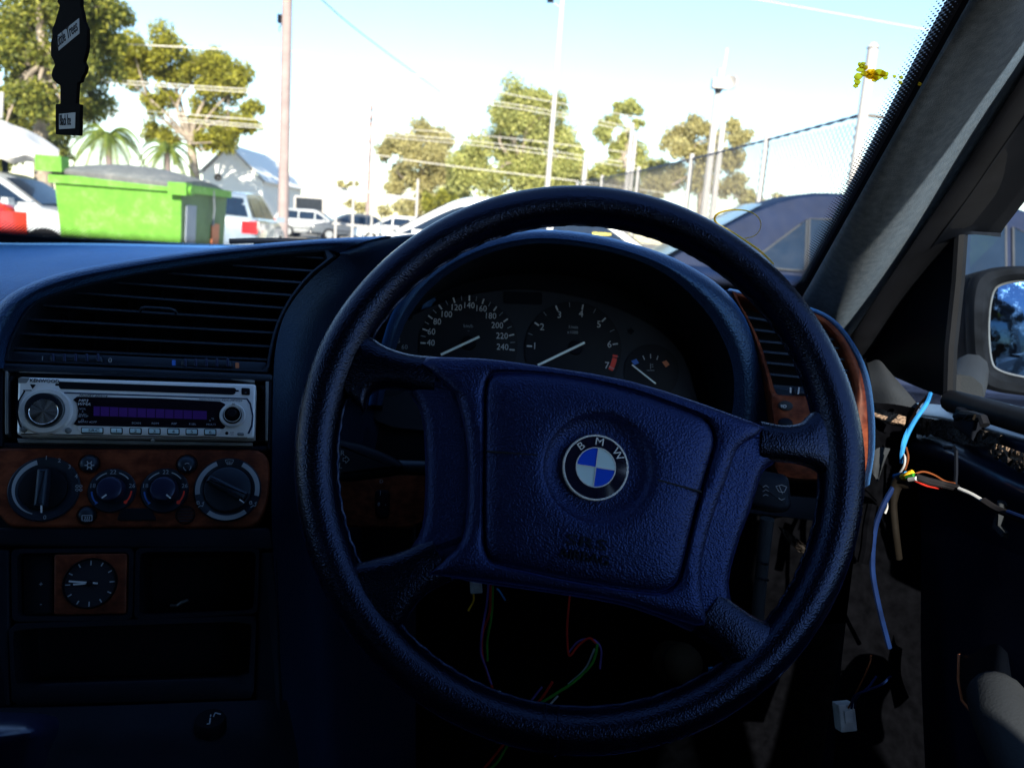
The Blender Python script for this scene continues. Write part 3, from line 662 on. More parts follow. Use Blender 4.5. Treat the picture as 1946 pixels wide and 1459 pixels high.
mk('lettering', *text(K, 'KDC-MP4029', ru(441, 761), 0.0018, H, rot=-0.03, sx=1.1), M['dimprint'], rad)
scr = decal('display', [(147, 754), (300, 757), (418, 763), (428, 768), (428, 812), (424, 815), (147, 809), (140, 806), (147, 796), (149, 780), (146, 766), (139, 760)], 0.0012, 'screen', r=0.0006, bev=0.0003)
D2 = H+0.0012
def dk(pts, mat, nm, h=0.0002): mk(nm, *prism(K, roundpoly(K.px(pts, D2), 0.0003), D2-0.0002, D2+h), M[mat], scr)
dk([(178, 772), (393, 781), (393, 797), (178, 790)], 'purple', 'lit_strip')
for i in range(11): dk([(190+i*17.5, 772.8+i*.73), (191.2+i*17.5, 772.9+i*.73), (191.2+i*17.5, 790+i*.57), (190+i*17.5, 790+i*.57)], 'screen', 'segment_gap', 0.0003)
for s, x, y, h in (('MP3', 158, 761.5, .0022), ('WMA', 159, 768, .0022)): mk('lettering', *text(K, s, K.uv(x, y, D2), h, D2, rot=-0.02, shear=0.25, sx=1.25), M['white'], scr)
for s, x, y in (('VOL', 157, 777), ('AUD', 157, 787.5), ('SETUP', 158, 791), ('Q', 157, 798), ('MENU', 158, 801.5), ('OFF', 178, 802), ('SCAN', 259, 804), ('RDM', 295, 804.5), ('REP', 331, 805), ('F.SEL', 366, 806), ('MULTI', 401, 806.5), ('TI', 404, 796)):
    mk('lettering', *text(K, s, K.uv(x, y, D2), 0.0015, D2, rot=-0.01, sx=1.2), M['greyprint'], scr)
for x, y in ((151, 791), (151, 802), (171, 802), (399, 799), (157, 782)): mk('print_mark', *lathe(K, K.uv(x, y, D2), [(0.0005, D2), (0.0005, D2+.0002)], 8), M['greyprint'], scr)
# volume knob
kc = ru(88, 782); s_ = K.scale(88, 782)
mk('knob_collar', *lathe(K, kc, [(50*s_, H-0.001), (50*s_, H+.002), (47*s_, H+.004), (38*s_, H+.004), (36*s_, H+.0025), (34*s_, H+.002)], 64, cap=False), M['silver'], rad)
mk('knob_collar', *lathe(K, kc, [(37*s_, H), (36.5*s_, H+.0035), (34*s_, H+.0045), (33*s_, H+.003)], 64, cap=False), M['steel'], rad)
kb = mk('volume_knob', *lathe(K, kc, [(34*s_, H), (33.5*s_, H+.010), (31*s_, H+.0135), (26.5*s_, H+.0145)], 64), M['black'], rad)
kc2 = K.uv(83, 782, H+.0145)
def spun():
    m, t, b = newmat('spun_metal'); b.inputs['Metallic'].default_value = 1; b.inputs['Roughness'].default_value = 0.25
    uv = N(t, 'ShaderNodeUVMap'); sp = N(t, 'ShaderNodeSeparateXYZ'); t.links.new(uv.outputs[0], sp.inputs[0])
    # radial brushing as in a lathe-turned cap: streaks follow the angle
    w_ = N(t, 'ShaderNodeTexNoise'); w_.inputs['Scale'].default_value = 9; w_.noise_dimensions = '1D' if hasattr(w_, 'noise_dimensions') else w_.noise_dimensions
    t.links.new(sp.outputs[0], w_.inputs['W'])
    t.links.new(ramp(t, w_.outputs['Fac'], [(0.3, (0.16, 0.18, 0.2)), (0.7, (0.7, 0.74, 0.8))]), b.inputs['Base Color'])
    b.inputs['Anisotropic'].default_value = 0.8
    tg = N(t, 'ShaderNodeTangent'); tg.direction_type = 'UV_MAP'; tg.uv_map = 'UVMap'; t.links.new(tg.outputs[0], b.inputs['Tangent'])
    return m
n = 64; rr = 26*s_
v = [K.P(kc2[0]+rr*k/3*math.cos(2*math.pi*i/n), kc2[1]+rr*k/3*math.sin(2*math.pi*i/n), H+.0152+0.0002*(3-k)) for k in (3, 2, 1, 0.05) for i in range(n+1)]
f = [(k*(n+1)+i, k*(n+1)+i+1, (k+1)*(n+1)+i+1, (k+1)*(n+1)+i) for k in range(3) for i in range(n)]
uvs = [(i/n, k/3) for k in (3, 2, 1, 0) for i in range(n+1)]
mk('knob_cap', v, f, spun(), kb, uvs=uvs)
mk('cap_edge', *lathe(K, kc2, [(27*s_, H+.0140), (26.8*s_, H+.0155), (26*s_, H+.0152)], 64, cap=False), M['chrome'], kb)
for x, y in ((46, 816), (130, 818)): mk('round_button', *lathe(K, ru(x, y), [(6.5*s_, H), (6.3*s_, H+.001), (5*s_, H+.002), (0.3*s_, H+.0025)], 20), M['steel'], rad)
for s, x, y in (('5', 36, 801), ('CM', 41, 806)): mk('lettering', *text(K, s, ru(x, y), 0.0011, H), M['dimprint'], rad)
# preset buttons
mk('button_bar', *prism(K, roundpoly(kr([(152, 807), (417, 813), (421, 818), (412, 829), (155, 823), (146, 815)]), 0.001), H-0.001, H+.0008, 0.0004), M['silver'], rad)
for s, x0, x1, yy in (('SRC', 154, 197, 818), ('1', 209.5, 233.5, 818.5), ('2', 245.5, 269.5, 819), ('3', 281.5, 305.5, 819.5), ('4', 317.5, 341.5, 820), ('5', 352.5, 376.5, 820.5), ('6', 387.5, 411.5, 821.2)):
    E_ = H+.0008
    bb = mk('preset_button', *prism(K, roundpoly(K.px([(x0, yy-6.5), (x1, yy-6), (x1, yy+6.5), (x0, yy+6)], E_), 0.0012), E_-.001, E_+.0004, 0.0002), M['black'], rad)
    mk('key_cap', *prism(K, roundpoly(K.px([(x0+2, yy-4.6), (x1-2, yy-4.2), (x1-2, yy+4.6), (x0+2, yy+4.2)], E_), 0.0008), E_, E_+.0016, 0.0005), M['enamel_white'], bb)
    mk('lettering', *text(K, s, K.uv((x0+x1)/2+(3 if s == 'SRC' else 0), yy, E_+.0016), 0.0024, E_+.0016, sx=1.35), M['black'], bb)
# tuning knob on the other end
kc3 = ru(442, 790); 
mk('knob_collar', *lathe(K, kc3, [(27.5*s_, H-.001), (27.5*s_, H+.002), (25*s_, H+.0035), (20*s_, H+.003), (19*s_, H+.002)], 48, cap=False), M['silver'], rad)
k3 = mk('tuning_knob', *lathe(K, kc3, [(20*s_, H), (19.5*s_, H+.004), (17*s_, H+.006), (13*s_, H+.005), (11*s_, H+.006), (10*s_, H+.009), (8*s_, H+.0105), (0.5*s_, H+.0105)], 48), M['black'], rad)
mk('knob_ring', *lathe(K, kc3, [(18*s_, H+.0056), (17.4*s_, H+.0064), (16.6*s_, H+.0062)], 48, cap=False), M['silver'], k3)
decal('small_button', [(451, 822), (464, 822.5), (464, 828), (451, 827.5)], 0.0015, 'steel', r=0.0012, bev=0.0006)
mk('reset_dot', *lathe(K, ru(431, 823), [(3.6*s_, H), (3.4*s_, H+.0008), (1.5*s_, H+.0004)], 16), M['black'], rad)
mk('lettering', *text(K, 'DISP', ru(441, 822), 0.0011, H), M['dimprint'], rad)
mk('lettering', *text(K, 'AM', ru(441, 826), 0.0011, H), M['dimprint'], rad)
mk('lettering', *text(K, 'FM', ru(444, 770), 0.0014, H+.0035), M['black'], rad)
mk('release_peg', *lathe(K, K.uv(290, 836, .004), [(4*s_, -0.01), (4*s_, .004), (2.5*s_, .006)], 12), M['white'], rad)

# ------------------------------------------------------------------ climate panel
cl = thing('climate_panel', 'burl wood heater control panel with four black dials below the radio', 'control panel', kp(262, 1005, 0))
wo_ = roundpoly(K.px([(-24, 851), (512, 854), (514, 940), (490, 1004), (20, 1002), (-20, 960)]), [0.004, 0.004, 0.012, 0.018, 0.016, 0.012])
mk('wood_panel', *prism(K, wo_, -0.04, 0.002, 0.0025), M['wood'], cl)
def dial(px, py, r_out, r_in, h=0.006):
    s = K.scale(px, py); c = K.uv(px, py, .003)
    d = mk('dial', *lathe(K, c, [(r_out*s, 0.0), (r_out*s, .0032), (r_out*s-.001, .0042), (r_out*s-.002, .0040), (r_in*s+.002, .0040), (r_in*s+.0008, .0032), (0.001, .0032)], 64), M['vent'], cl)
    return d, c, s
W4 = 0.0041
# blower dial
d, c, s = dial(84, 929, 69, 48)
mk('grip', *prism(K, roundpoly([(c[0]-10*s, c[1]-42*s), (c[0]+13*s, c[1]-42*s), (c[0]+13*s, c[1]+40*s), (c[0]-10*s, c[1]+40*s)], 0.002), .003, .015, .003), M['vent'], d)
mk('grip_plate', *lathe(K, c, [(46*s, .0032), (45*s, .0055), (42*s, .006)], 48), M['black'], d)
mk('pointer', *prism(K, K.px([(77, 960), (80.5, 960), (80.5, 974), (77, 974)], .015), .0148, .0153), M['white'], d)
mk('scale_band', *band(K, c, 54*s, 64*s, math.radians(107), math.radians(252), W4, 40, taper=0.18), M['greyprint'], d)
for q, x, y in (('1', 88, 870), ('2', 113, 875), ('3', 132, 887), ('4', 145, 905), ('0', 85, 983)): mk('numeral', *text(K, q, K.uv(x, y, W4), 0.0032, W4), M['greyprint'], d)
for dx, dy in ((-3.5, -3.5), (3.5, -3.5), (-3.5, 3.5), (3.5, 3.5)):
    cc = K.uv(150+dx, 927+dy, W4); mk('fan_symbol', *band(K, cc, 2.0*s, 3.2*s, 0, 2*math.pi-0.01, W4, 12), M['greyprint'], d)
# two temperature dials
for px_, aa in ((213, -2.45), (313, -0.75)):
    d, c, s = dial(px_, 932, 46, 27)
    kn = mk('knob', *lathe(K, c, [(27*s, .003), (25.5*s, .012), (23*s, .0145), (20*s, .015), (0.5*s, .015)], 48), M['gloss'], d)
    ca, sa = math.cos(aa), math.sin(aa); kc_ = K.uv(px_-3, 934, .015)
    mk('pointer', *stroke(K, (kc_[0]+ca*9*s, kc_[1]+sa*9*s), (kc_[0]+ca*20*s, kc_[1]+sa*20*s), 2.8*s, .0150), M['white'], kn)
    for q, dx, dy in (('22', 2, -35), ('18', -37, -9), ('26', 38, -9)): mk('numeral', *text(K, q, K.uv(px_+dx, 932+dy, W4), 0.0033, W4), M['greyprint'], d)
    mk('scale_band', *band(K, c, 37*s, 39.2*s, math.radians(38), math.radians(72), W4, 10), M['greyprint'], d)
    mk('scale_band', *band(K, c, 37*s, 39.2*s, math.radians(108), math.radians(144), W4, 10), M['greyprint'], d)
    mk('scale_band', *band(K, c, 36*s, 39*s, math.radians(183), math.radians(222), W4, 10, taper=0.9), M['blue'], d)
    mk('scale_band', *band(K, c, 36*s, 39*s, math.radians(-42), math.radians(-3), W4, 10), M['red'], d)
    for an, mt in ((math.radians(222), 'blue'), (math.radians(-42), 'red')):
        q = (c[0]+37*s*math.cos(an), c[1]+37*s*math.sin(an)); mk('arrow_head', *lathe(K, q, [(4.2*s, W4), (4.2*s, W4+.0005)], 3 if mt == 'blue' else 5), M[mt], d)
# air distribution dial
d, c, s = dial(433, 930, 64, 46)
mk('grip_plate', *lathe(K, c, [(45*s, .0032), (44*s, .006), (41*s, .0066), (0.5*s, .0066)], 48), M['vent'], d)
an = math.radians(-29); ca, sa = math.cos(an), math.sin(an)
gp = [(c[0]+ca*x*s-sa*y*s, c[1]+sa*x*s+ca*y*s) for x, y in ((-42, -9), (42, -11), (42, 11), (-42, 9))]
mk('grip', *prism(K, roundpoly(gp, 0.002), .006, .016, .003), M['vent'], d)
g0, g1 = K.uv(455, 949, .016), K.uv(464, 955, .016)
mk('pointer', *stroke(K, g0, g1, 2.6*s, .016), M['white'], d)
for a0, a1 in ((-14, 62), (113, 189), (-128, -52)):
    mk('scale_band', *band(K, c, 52*s, 61*s, math.radians(a0), math.radians(a1), W4, 24), M['greyprint'], d)
def sym(par, lines, wd, w0, mat='greyprint', nm='symbol'):
    mb = MB()
    for ln in lines:
        q = K.px(ln, w0)
        for i in range(len(q)-1): mb.add(stroke(K, q[i], q[i+1], wd, w0+0.00005*i))
    mb.mk(nm, M[mat], par, smooth=0)
sym(d, [[(428, 874), (436, 872.5), (444, 874), (441, 881), (431, 881), (428, 874)], [(433, 876), (433, 883)], [(436, 876), (436, 883)], [(439, 876), (439, 883)]], 0.0004, W4)
for ox in (0, 100): sym(d, [[(374+ox, 953), (378+ox, 952), (379+ox, 957), (375+ox, 958), (374+ox, 953)], [(376+ox, 964), (381+ox, 960), (385+ox, 962), (387+ox, 955)], [(384+ox, 956), (388+ox, 953)]], 0.0006, W4)
# push buttons
def push(px, py, r, nm='push_button'):
    s = K.scale(px, py); c = K.uv(px, py, .003)
    mk('button_well', *lathe(K, c, [((r+2.5)*s, .0018), ((r+2)*s, .0030), (r*s, .0022)], 40, cap=False), M['wood'], cl)
    return mk(nm, *lathe(K, c, [(r*s, 0), ((r-.5)*s, .004), ((r-4)*s, .0065), ((r-9)*s, .0075), (0.5*s, .0078)], 40), M['vent'], cl)
b1 = push(170, 881, 19)
sym(b1, [[(170+9*math.cos(k*math.pi/3), 884+9*math.sin(k*math.pi/3)), (170+4.5*math.cos(k*math.pi/3), 884+4.5*math.sin(k*math.pi/3))] for k in range(6)]+[[(170+4.5*math.cos(k*math.pi/3), 884+4.5*math.sin(k*math.pi/3)) for k in range(7)]], 0.0007, .0079)
b2 = push(355, 882, 19)
sym(b2, [[(356+7*math.cos(a_), 887+7*math.sin(a_)) for a_ in [x0+k*0.25 for k in range(6)]] for x0 in (-0.2, 1.9, 4.0)], 0.0005, .0079)
b3 = push(165, 978, 18)
sym(b3, [[(156, 979), (175, 979), (175, 989), (156, 989), (156, 979)]]+[[(x, 981), (x+1, 984), (x-.5, 987), (x+.5, 991)] for x in (161.5, 165.5, 169.5)], 0.0005, .0079)
s = K.scale(352, 978); c = K.uv(352, 978, .003)
gr = mk('sensor_grille', *lathe(K, c, [(19*s, 0), (18.5*s, .0032), (17*s, .0036), (16*s, .001), (0.5*s, .001)], 40), M['black'], cl)
for dy in (-11, -5.5, 0, 5.5, 11):
    hw = math.sqrt(16**2-dy*dy)-0.5; mk('bar', *prism(K, K.px([(352-hw, 978+dy-1.2), (352+hw, 978+dy-1.2), (352+hw, 978+dy+1.2), (352-hw, 978+dy+1.2)], .003), .0008, .0032), M['vent'], gr, smooth=0)
mk('blank_button', *prism(K, roundpoly(K.px([(232, 966), (288, 966), (300, 990), (222, 990)]), 0.003), 0, .0032, .001), M['dark'], cl)

# ------------------------------------------------------------------ lower console
lc = thing('lower_console', 'black lower centre console with clock bay and empty storage slots', 'console', kp(262, 1330, -0.02))
def frame_ring(nm, outer, inner, w1, deep, mat, par, r=0.004):
    o_, i_ = roundpoly(K.px(outer), r), roundpoly(K.px(inner), r)
    cx_ = sum(p[0] for p in i_)/len(i_), sum(p[1] for p in i_)/len(i_)
    return mk(nm, *plate(K, o_, i_, [(0, -0.05), (0, w1-.001), (0.1, w1), (0.85, w1), (1, w1-.0015), (1, deep)], cx_, 100), M[mat], par)
frame_ring('bay_frame', [(20, 1042), (255, 1040), (252, 1178), (22, 1182)], [(34, 1052), (244, 1050), (242, 1167), (36, 1170)], 0.0, -0.02, 'dark', lc)
frame_ring('bay_frame', [(257, 1040), (494, 1040), (490, 1166), (254, 1178)], [(268, 1050), (486, 1048), (481, 1158), (266, 1166)], 0.0, -0.06, 'dark', lc)
frame_ring('tray_frame', [(16, 1184), (488, 1168), (482, 1326), (22, 1340)], [(26, 1196), (478, 1182), (472, 1286), (32, 1300)], 0.001, -0.06, 'dark', lc)
mk('side_rail', *prism(K, roundpoly(K.px([(494, 1046), (526, 1046), (540, 1460), (480, 1460)]), 0.004), -0.05, -0.002, 0.003), M['dark'], lc)
mk('side_rail', *prism(K, roundpoly(K.px([(-40, 1040), (18, 1042), (20, 1345), (-40, 1350)]), 0.004), -0.05, -0.002, 0.003), M['dark'], lc)
mk('switch_panel', *prism(K, roundpoly(K.px([(36, 1052), (100, 1052), (100, 1168), (38, 1170)]), 0.002), -0.03, -0.006, 0.002), M['black'], lc)
for q, y in (('+', 1110), ('-', 1147)): mk('mark', *text(K, q, K.uv(78, y, -.006), 0.0035, -.0058), M['greyprint'], lc)
mk('clutter', *tube([kp(324, 1150, -.03), kp(336, 1150, -.028), kp(345, 1144, -.03), kp(356, 1140, -.035)], 0.0012, 6), M['steel'], lc)
ck = thing('dashboard_clock', 'round analogue dashboard clock in a small burl wood square', 'clock', kp(172, 1168, 0))
mk('wood_bezel', *prism(K, roundpoly(K.px([(103, 1053), (242, 1051), (240, 1166), (102, 1168)]), .002), -.02, .0004, .0012), M['wood'], ck)
s = K.scale(172, 1108); c = K.uv(172, 1108)
mk('bezel_ring', *lathe(K, c, [(52*s, 0), (52*s, .002), (50*s, .0035), (48.5*s, .001)], 56, cap=False), M['black'], ck)
fc = mk('clock_face', *lathe(K, c, [(49.5*s, 0), (49.5*s, .0012), (.5*s, .0012)], 56), M['dial'], ck)
for k in range(12):
    an = k*math.pi/6+0.03; r0_, r1_ = (37, 47) if k % 3 == 0 else (39, 47)
    mk('hour_mark', *stroke(K, (c[0]+r0_*s*math.cos(an), c[1]+r0_*s*math.sin(an)), (c[0]+r1_*s*math.cos(an), c[1]+r1_*s*math.sin(an)), 2.4*s, .0013), M['greyprint'], fc)
mk('minute_hand', *stroke(K, K.uv(186, 1108, .002), K.uv(131, 1104, .002), 3.4*s, .0022), M['white'], ck)
mk('hour_hand', *stroke(K, K.uv(180, 1107, .002), K.uv(139, 1110, .002), 3.4*s, .0016), M['white'], ck)
mk('hub', *lathe(K, c, [(6*s, .001), (6*s, .0035), (4*s, .004)], 20), M['black'], ck)
# sloping tray in front of the gear selector
tr_ = [[kp(-60, 1345, 0), kp(200, 1340, 0), kp(480, 1330, 0), kp(545, 1330, -.01)], [kp(-60, 1400, .02), kp(200, 1400, .02), kp(480, 1400, .02), kp(560, 1400, 0)], [kp(-60, 1480, .06), kp(200, 1480, .06), kp(480, 1480, .06), kp(570, 1480, .03)], [kp(-60, 1700, .14), kp(200, 1700, .14), kp(480, 1700, .14), kp(570, 1700, .1)]]
mk('selector_tray', *patch(tr_, 3, 3), M['dark'], lc)
T = Frame(kp(400, 1395, .012), K.u, (K.v*0.55-K.w*0.83)); 
lt = thing('cigarette_lighter', 'round black cigarette lighter knob in the lower console', 'lighter', T.P(0, 0, 0))
s = T.scale(400, 1392)
mk('socket_ring', *lathe(T, (0, 0), [(.0150, -.002), (.0150, .002), (.0135, .004), (.0120, .002)], 40, cap=False), M['vent'], lt)
mk('knob', *lathe(T, (0, 0), [(.0115, -.002), (.0112, .012), (.0100, .0145), (.0004, .0145)], 40), M['black'], lt)
mb = MB()
for (x0, y0), (x1, y1) in (((0, -.006), (0, .000)), ((0, .0015), (0, .0035)), ((-.002, -.006), (.0, -.006)), ((.002, .001), (.003, .005)), ((.003, .005), (.007, .003))): mb.add(stroke(T, (x0, y0), (x1, y1), .0009, .0146))
mb.mk('symbol', M['greyprint'], lt, smooth=0)
# gear selector handle
gs = thing('gear_selector', 'rounded dark gear selector handle at the bottom corner of the console', 'gear lever', atY(20, 1459, .42))
mk('handle', *patch([aY((-120, 1345, .46), (0, 1352, .46), (70, 1354, .46), (108, 1362, .47)), aY((-120, 1362, .42), (0, 1364, .42), (72, 1366, .42), (112, 1376, .45)),
    aY((-120, 1400, .40), (0, 1396, .40), (70, 1392, .40), (106, 1400, .45)), aY((-120, 1440, .405), (0, 1432, .405), (62, 1426, .41), (92, 1432, .45)), aY((-120, 1500, .42), (0, 1490, .42), (50, 1480, .43), (80, 1480, .46))], 5, 5), M['gloss'], gs)
mk('collar', *tube([atY(-40, 1480, .45), atY(-30, 1560, .47)], [.03, .035], 16), M['dark'], gs)
# ------------------------------------------------------------------ instrument hood and dash end
h1 = [(700, 770, .76), (716, 690, .755), (745, 595, .75), (800, 517, .745), (890, 464, .74), (1000, 438, .74), (1110, 443, .74), (1215, 467, .74), (1300, 500, .745), (1378, 553, .75), (1425, 622, .755), (1450, 700, .76), (1463, 790, .765), (1463, 880, .77)]
h2 = [(726, 770, .745), (742, 700, .74), (770, 615, .735), (822, 545, .73), (902, 492, .725), (1004, 464, .725), (1106, 469, .725), (1203, 492, .725), (1278, 530, .73), (1340, 590, .735), (1376, 650, .74), (1394, 710, .745), (1392, 780, .75), (1375, 860, .755)]
h1c = [((a[0]+b[0])/2, (a[1]+b[1])/2, (a[2]+b[2])/2-.012) for a, b in zip(h1, h2)]
h3 = [(728, 790, .85), (735, 705, .85), (757, 625, .85), (828, 563, .85), (910, 532, .85), (1005, 520, .85), (1105, 526, .85), (1190, 552, .85), (1250, 590, .85), (1297, 640, .85), (1327, 690, .85), (1340, 735, .85), (1342, 790, .85), (1335, 860, .85)]
h0b = [(x+(8 if x < 900 else (-8 if x > 1250 else 0)), y+5, Y+.07) for x, y, Y in h1]
h0 = [(720, 780, .92), (737, 700, .97), (768, 610, 1.02), (816, 534, 1.07), (895, 482, 1.12), (1000, 458, 1.14), (1110, 462, 1.12), (1212, 484, 1.10), (1288, 518, 1.02), (1355, 568, .97), (1400, 636, .92), (1425, 710, .9), (1436, 790, .88), (1436, 880, .88)]
mk('instrument_hood', *patch([aY(*h0), aY(*h0b), aY(*h1), aY(*h1c), aY(*h2)], 4, 5), M['dash'], dash)
mk('hood_recess_shade', *patch([aY(*h2), [a.lerp(b, .12)+Vector((0, 0, .002)) for a, b in zip(aY(*h2), aY(*h3))], aY(*h3)], 4, 5), M['dark'], dash)  # recess of the hood split off, its shade painted as dark plastic
mk('top_pad', *patch([aY((840, 482, 1.24), (1000, 490, 1.24), (1150, 505, 1.2), (1300, 532, 1.1), (1420, 560, 1.0), (1520, 590, .90), (1570, 610, .86)),
    aY((840, 510, 1.0), (1000, 500, 1.06), (1150, 512, 1.05), (1300, 545, .98), (1420, 590, .90), (1520, 615, .83), (1580, 632, .80)),
    aY((840, 600, .9), (1000, 560, .95), (1150, 560, .95), (1300, 590, .9), (1420, 640, .84), (1520, 650, .78), (1590, 655, .76))], 4, 4), M['dash'], dash)
RV = Frame(atY(1550, 720, .725), (0.975, -0.22, 0), (0, math.sin(math.radians(20)), math.cos(math.radians(20))))
ro_ = smoothpoly(RV.px([(1386, 548), (1405, 556), (1470, 570), (1540, 590), (1580, 612), (1612, 650), (1636, 705), (1648, 770), (1650, 850), (1640, 900), (1560, 910), (1480, 900), (1472, 850), (1466, 780), (1450, 700), (1425, 625), (1396, 570)]), 4)
ri_ = smoothpoly(RV.px([(1402, 566), (1440, 578), (1520, 598), (1560, 616), (1590, 648), (1612, 695), (1622, 735), (1620, 752), (1606, 757), (1550, 753), (1486, 750), (1474, 744), (1464, 712), (1444, 650), (1420, 600)]), 4)
rv = thing('side_vent', 'curved air vent in a burl wood surround at the driver end of the dashboard', 'air vent', RV.P(0, -0.07, -0.02))
mk('wood_surround', *plate(RV, ro_, ri_, [(0, -.03), (0, -.001), (.08, .0015), (.3, .003), (.7, .003), (.92, .0015), (1, -.001), (1, -.03)], RV.uv(1540, 690), 140), M['wood'], rv)
mk('duct_back', *prism(RV, ro_, -.06, -.03), M['black'], rv)
ends = [((1418, 600), (1575, 627)), ((1432, 624), (1586, 643)), ((1442, 646), (1598, 660)), ((1450, 666), (1606, 681)), ((1457, 687), (1612, 702)), ((1463, 709), (1617, 724)), ((1470, 731), (1622, 744))]
for (x0, y0), (x1, y1) in ends:
    A, B = RV.P(*RV.uv(x0, y0, -.004), -.004), RV.P(*RV.uv(x1, y1, -.004), -.004)
    mk('slat', *obox((A+B)/2-RV.w*.010+RV.v*.001, (B-A)/2, RV.v*.0010, RV.w*.010-RV.v*.002), M['vent'], rv, smooth=0)
mk('lower_panel', *prism(RV, roundpoly(RV.px([(1470, 734), (1622, 746), (1620, 758), (1478, 754)]), .002), -.03, -.003, .001), M['vent'], rv)
tw = mk('thumb_wheel', *prism(RV, roundpoly(RV.px([(1508, 735), (1560, 738), (1560, 752), (1508, 750)]), .002), -.006, .002, .002), M['vent'], rv)
mk('ridge', *prism(RV, RV.px([(1517, 736), (1520, 736), (1518, 749), (1515, 749)], .002), .001, .003), M['greyprint'], tw, smooth=0)
mk('mark', *prism(RV, RV.px([(1501, 736), (1504, 736), (1504, 747), (1501, 747)], -.003), -.004, -.0025), M['white'], rv, smooth=0)
s = RV.scale(1492, 773); fb = mk('fog_button', *prism(RV, smoothpoly([(RV.uv(1492, 772)[0]+14*s*math.cos(k*math.pi/8), RV.uv(1492, 772)[1]+10*s*math.sin(k*math.pi/8)) for k in range(16)], 2), 0, .0055, .002), M['greyplastic'], rv)
mk('symbol', *text(RV, '≡D', RV.uv(1489, 772, .0055), .0030, .0054), M['white'], fb)
mk('fog_button', *prism(RV, smoothpoly([(RV.uv(1492, 804)[0]+14*s*math.cos(k*math.pi/8), RV.uv(1492, 804)[1]+10*s*math.sin(k*math.pi/8)) for k in range(16)], 2), 0, .0045, .002), M['dark'], rv)
# padded end of the dashboard round the vent
e1 = [(1386, 548), (1470, 566), (1540, 584), (1584, 606), (1620, 648), (1648, 705), (1660, 770), (1662, 850), (1652, 920)]
mk('dash_end', *patch([[RV.P(*RV.uv(x-12, y+6, -.09), -.09) for x, y in e1], [RV.P(*RV.uv(x, y, -.02), -.02) for x, y in e1], [RV.P(*RV.uv(x-3, y+3, .002), .002) for x, y in e1], [RV.P(*RV.uv(x-12, y+8, .000), .000) for x, y in e1]], 4, 4), M['dash'], dash)
# wood strip with the lamp switch, left of the column
LW = Frame(atY(720, 950, .74), (1, 0.05, 0), (0, 0.25, 0.97))
sw = thing('lamp_switch_panel', 'wood trim strip with dipped rotary lamp switch behind the steering wheel', 'switch panel', LW.P(0, -.03, 0))
mk('wood_strip', *prism(LW, roundpoly(LW.px([(630, 902), (810, 896), (806, 990), (780, 1004), (640, 1002)]), .004), -.03, 0, .003), M['wood'], sw)
mk('switch', *prism(LW, roundpoly(LW.px([(712, 930), (742, 930), (740, 984), (714, 984)]), .005), -.002, .004, .003), M['black'], sw)
for q, x, y in (('D', 724, 915), ('|', 723, 936), ('0', 720, 958), ('-', 733, 958)): mk('mark', *text(LW, q, LW.uv(x, y, .004), .0035, .0041 if y > 925 else .0004), M['greyprint'], sw)

# ------------------------------------------------------------------ instrument cluster
CF = Frame(atY(1000, 660, .83), (1, 0.02, 0), (0, math.sin(math.radians(17)), math.cos(math.radians(17))))
cl_ = thing('instrument_cluster', 'instrument cluster with speedometer and rev counter behind the steering wheel', 'instrument cluster', CF.P(0, -.06, -.01))
co2 = smoothpoly(CF.px([(715, 800), (722, 690), (745, 628), (800, 590), (880, 563), (960, 550), (1030, 552), (1120, 568), (1190, 592), (1250, 625), (1295, 670), (1318, 730), (1322, 800), (1200, 820), (900, 820)]), 4)
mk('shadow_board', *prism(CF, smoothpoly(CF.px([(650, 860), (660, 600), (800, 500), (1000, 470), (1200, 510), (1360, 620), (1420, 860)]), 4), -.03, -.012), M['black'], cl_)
mk('face_plate', *prism(CF, co2, -.010, -.001, .001), M['clusterplate'], cl_)
mk('odometer_window', *prism(CF, roundpoly(CF.px([(957, 554), (1030, 556), (1030, 579), (957, 577)]), .002), -.002, .0002), M['black'], cl_)
for x, y, sg_ in ((779, 604, -1), (1198, 629, 1)): mk('indicator_arrow', *prism(CF, CF.px([(x-5*sg_, y-3), (x, y-3), (x, y-7), (x+8*sg_, y), (x, y+7), (x, y+3), (x-5*sg_, y+3)]), -.001, .0002), M['black'], cl_, smooth=0)
def gauge(nm, c, r):
    s = CF.scale(*c); q = CF.uv(*c)
    return mk(nm, *lathe(CF, q, [(r*s, -.001), (r*s, .0006), (r*s-.0008, .0008), (.001, .0008)], 72), M['dial'], cl_), q, s
G0 = .0009
def ticks(par, c, pts, ln, wd, mat='white'):
    q0 = CF.uv(*c)
    for x, y in pts:
        q = CF.uv(x, y); d = Vector((q0[0]-q[0], q0[1]-q[1])).normalized(); s = CF.scale(x, y)
        mk('tick', *stroke(CF, (q[0]-d.x*ln*s/2, q[1]-d.y*ln*s/2), (q[0]+d.x*ln*s/2, q[1]+d.y*ln*s/2), wd*s, G0), M[mat], par, smooth=0)
def mids(pts): return [((a[0]+b[0])/2, (a[1]+b[1])/2) for a, b in zip(pts, pts[1:])]
def outw(pts, c, k): return [(c[0]+(x-c[0])*k, c[1]+(y-c[1])*k) for x, y in pts]
sp_c = (890, 657)
g, q, s = gauge('speedometer', sp_c, 94)
maj = [(804, 652), (808, 627), (818, 603), (837, 584), (863, 571), (892, 567), (918, 573), (941, 587), (961, 609), (972, 637), (973, 665)]
ticks(g, sp_c, maj, 10, 2.6); ticks(g, sp_c, outw(mids(maj), sp_c, 1.02), 9, 1.0, 'greyprint')
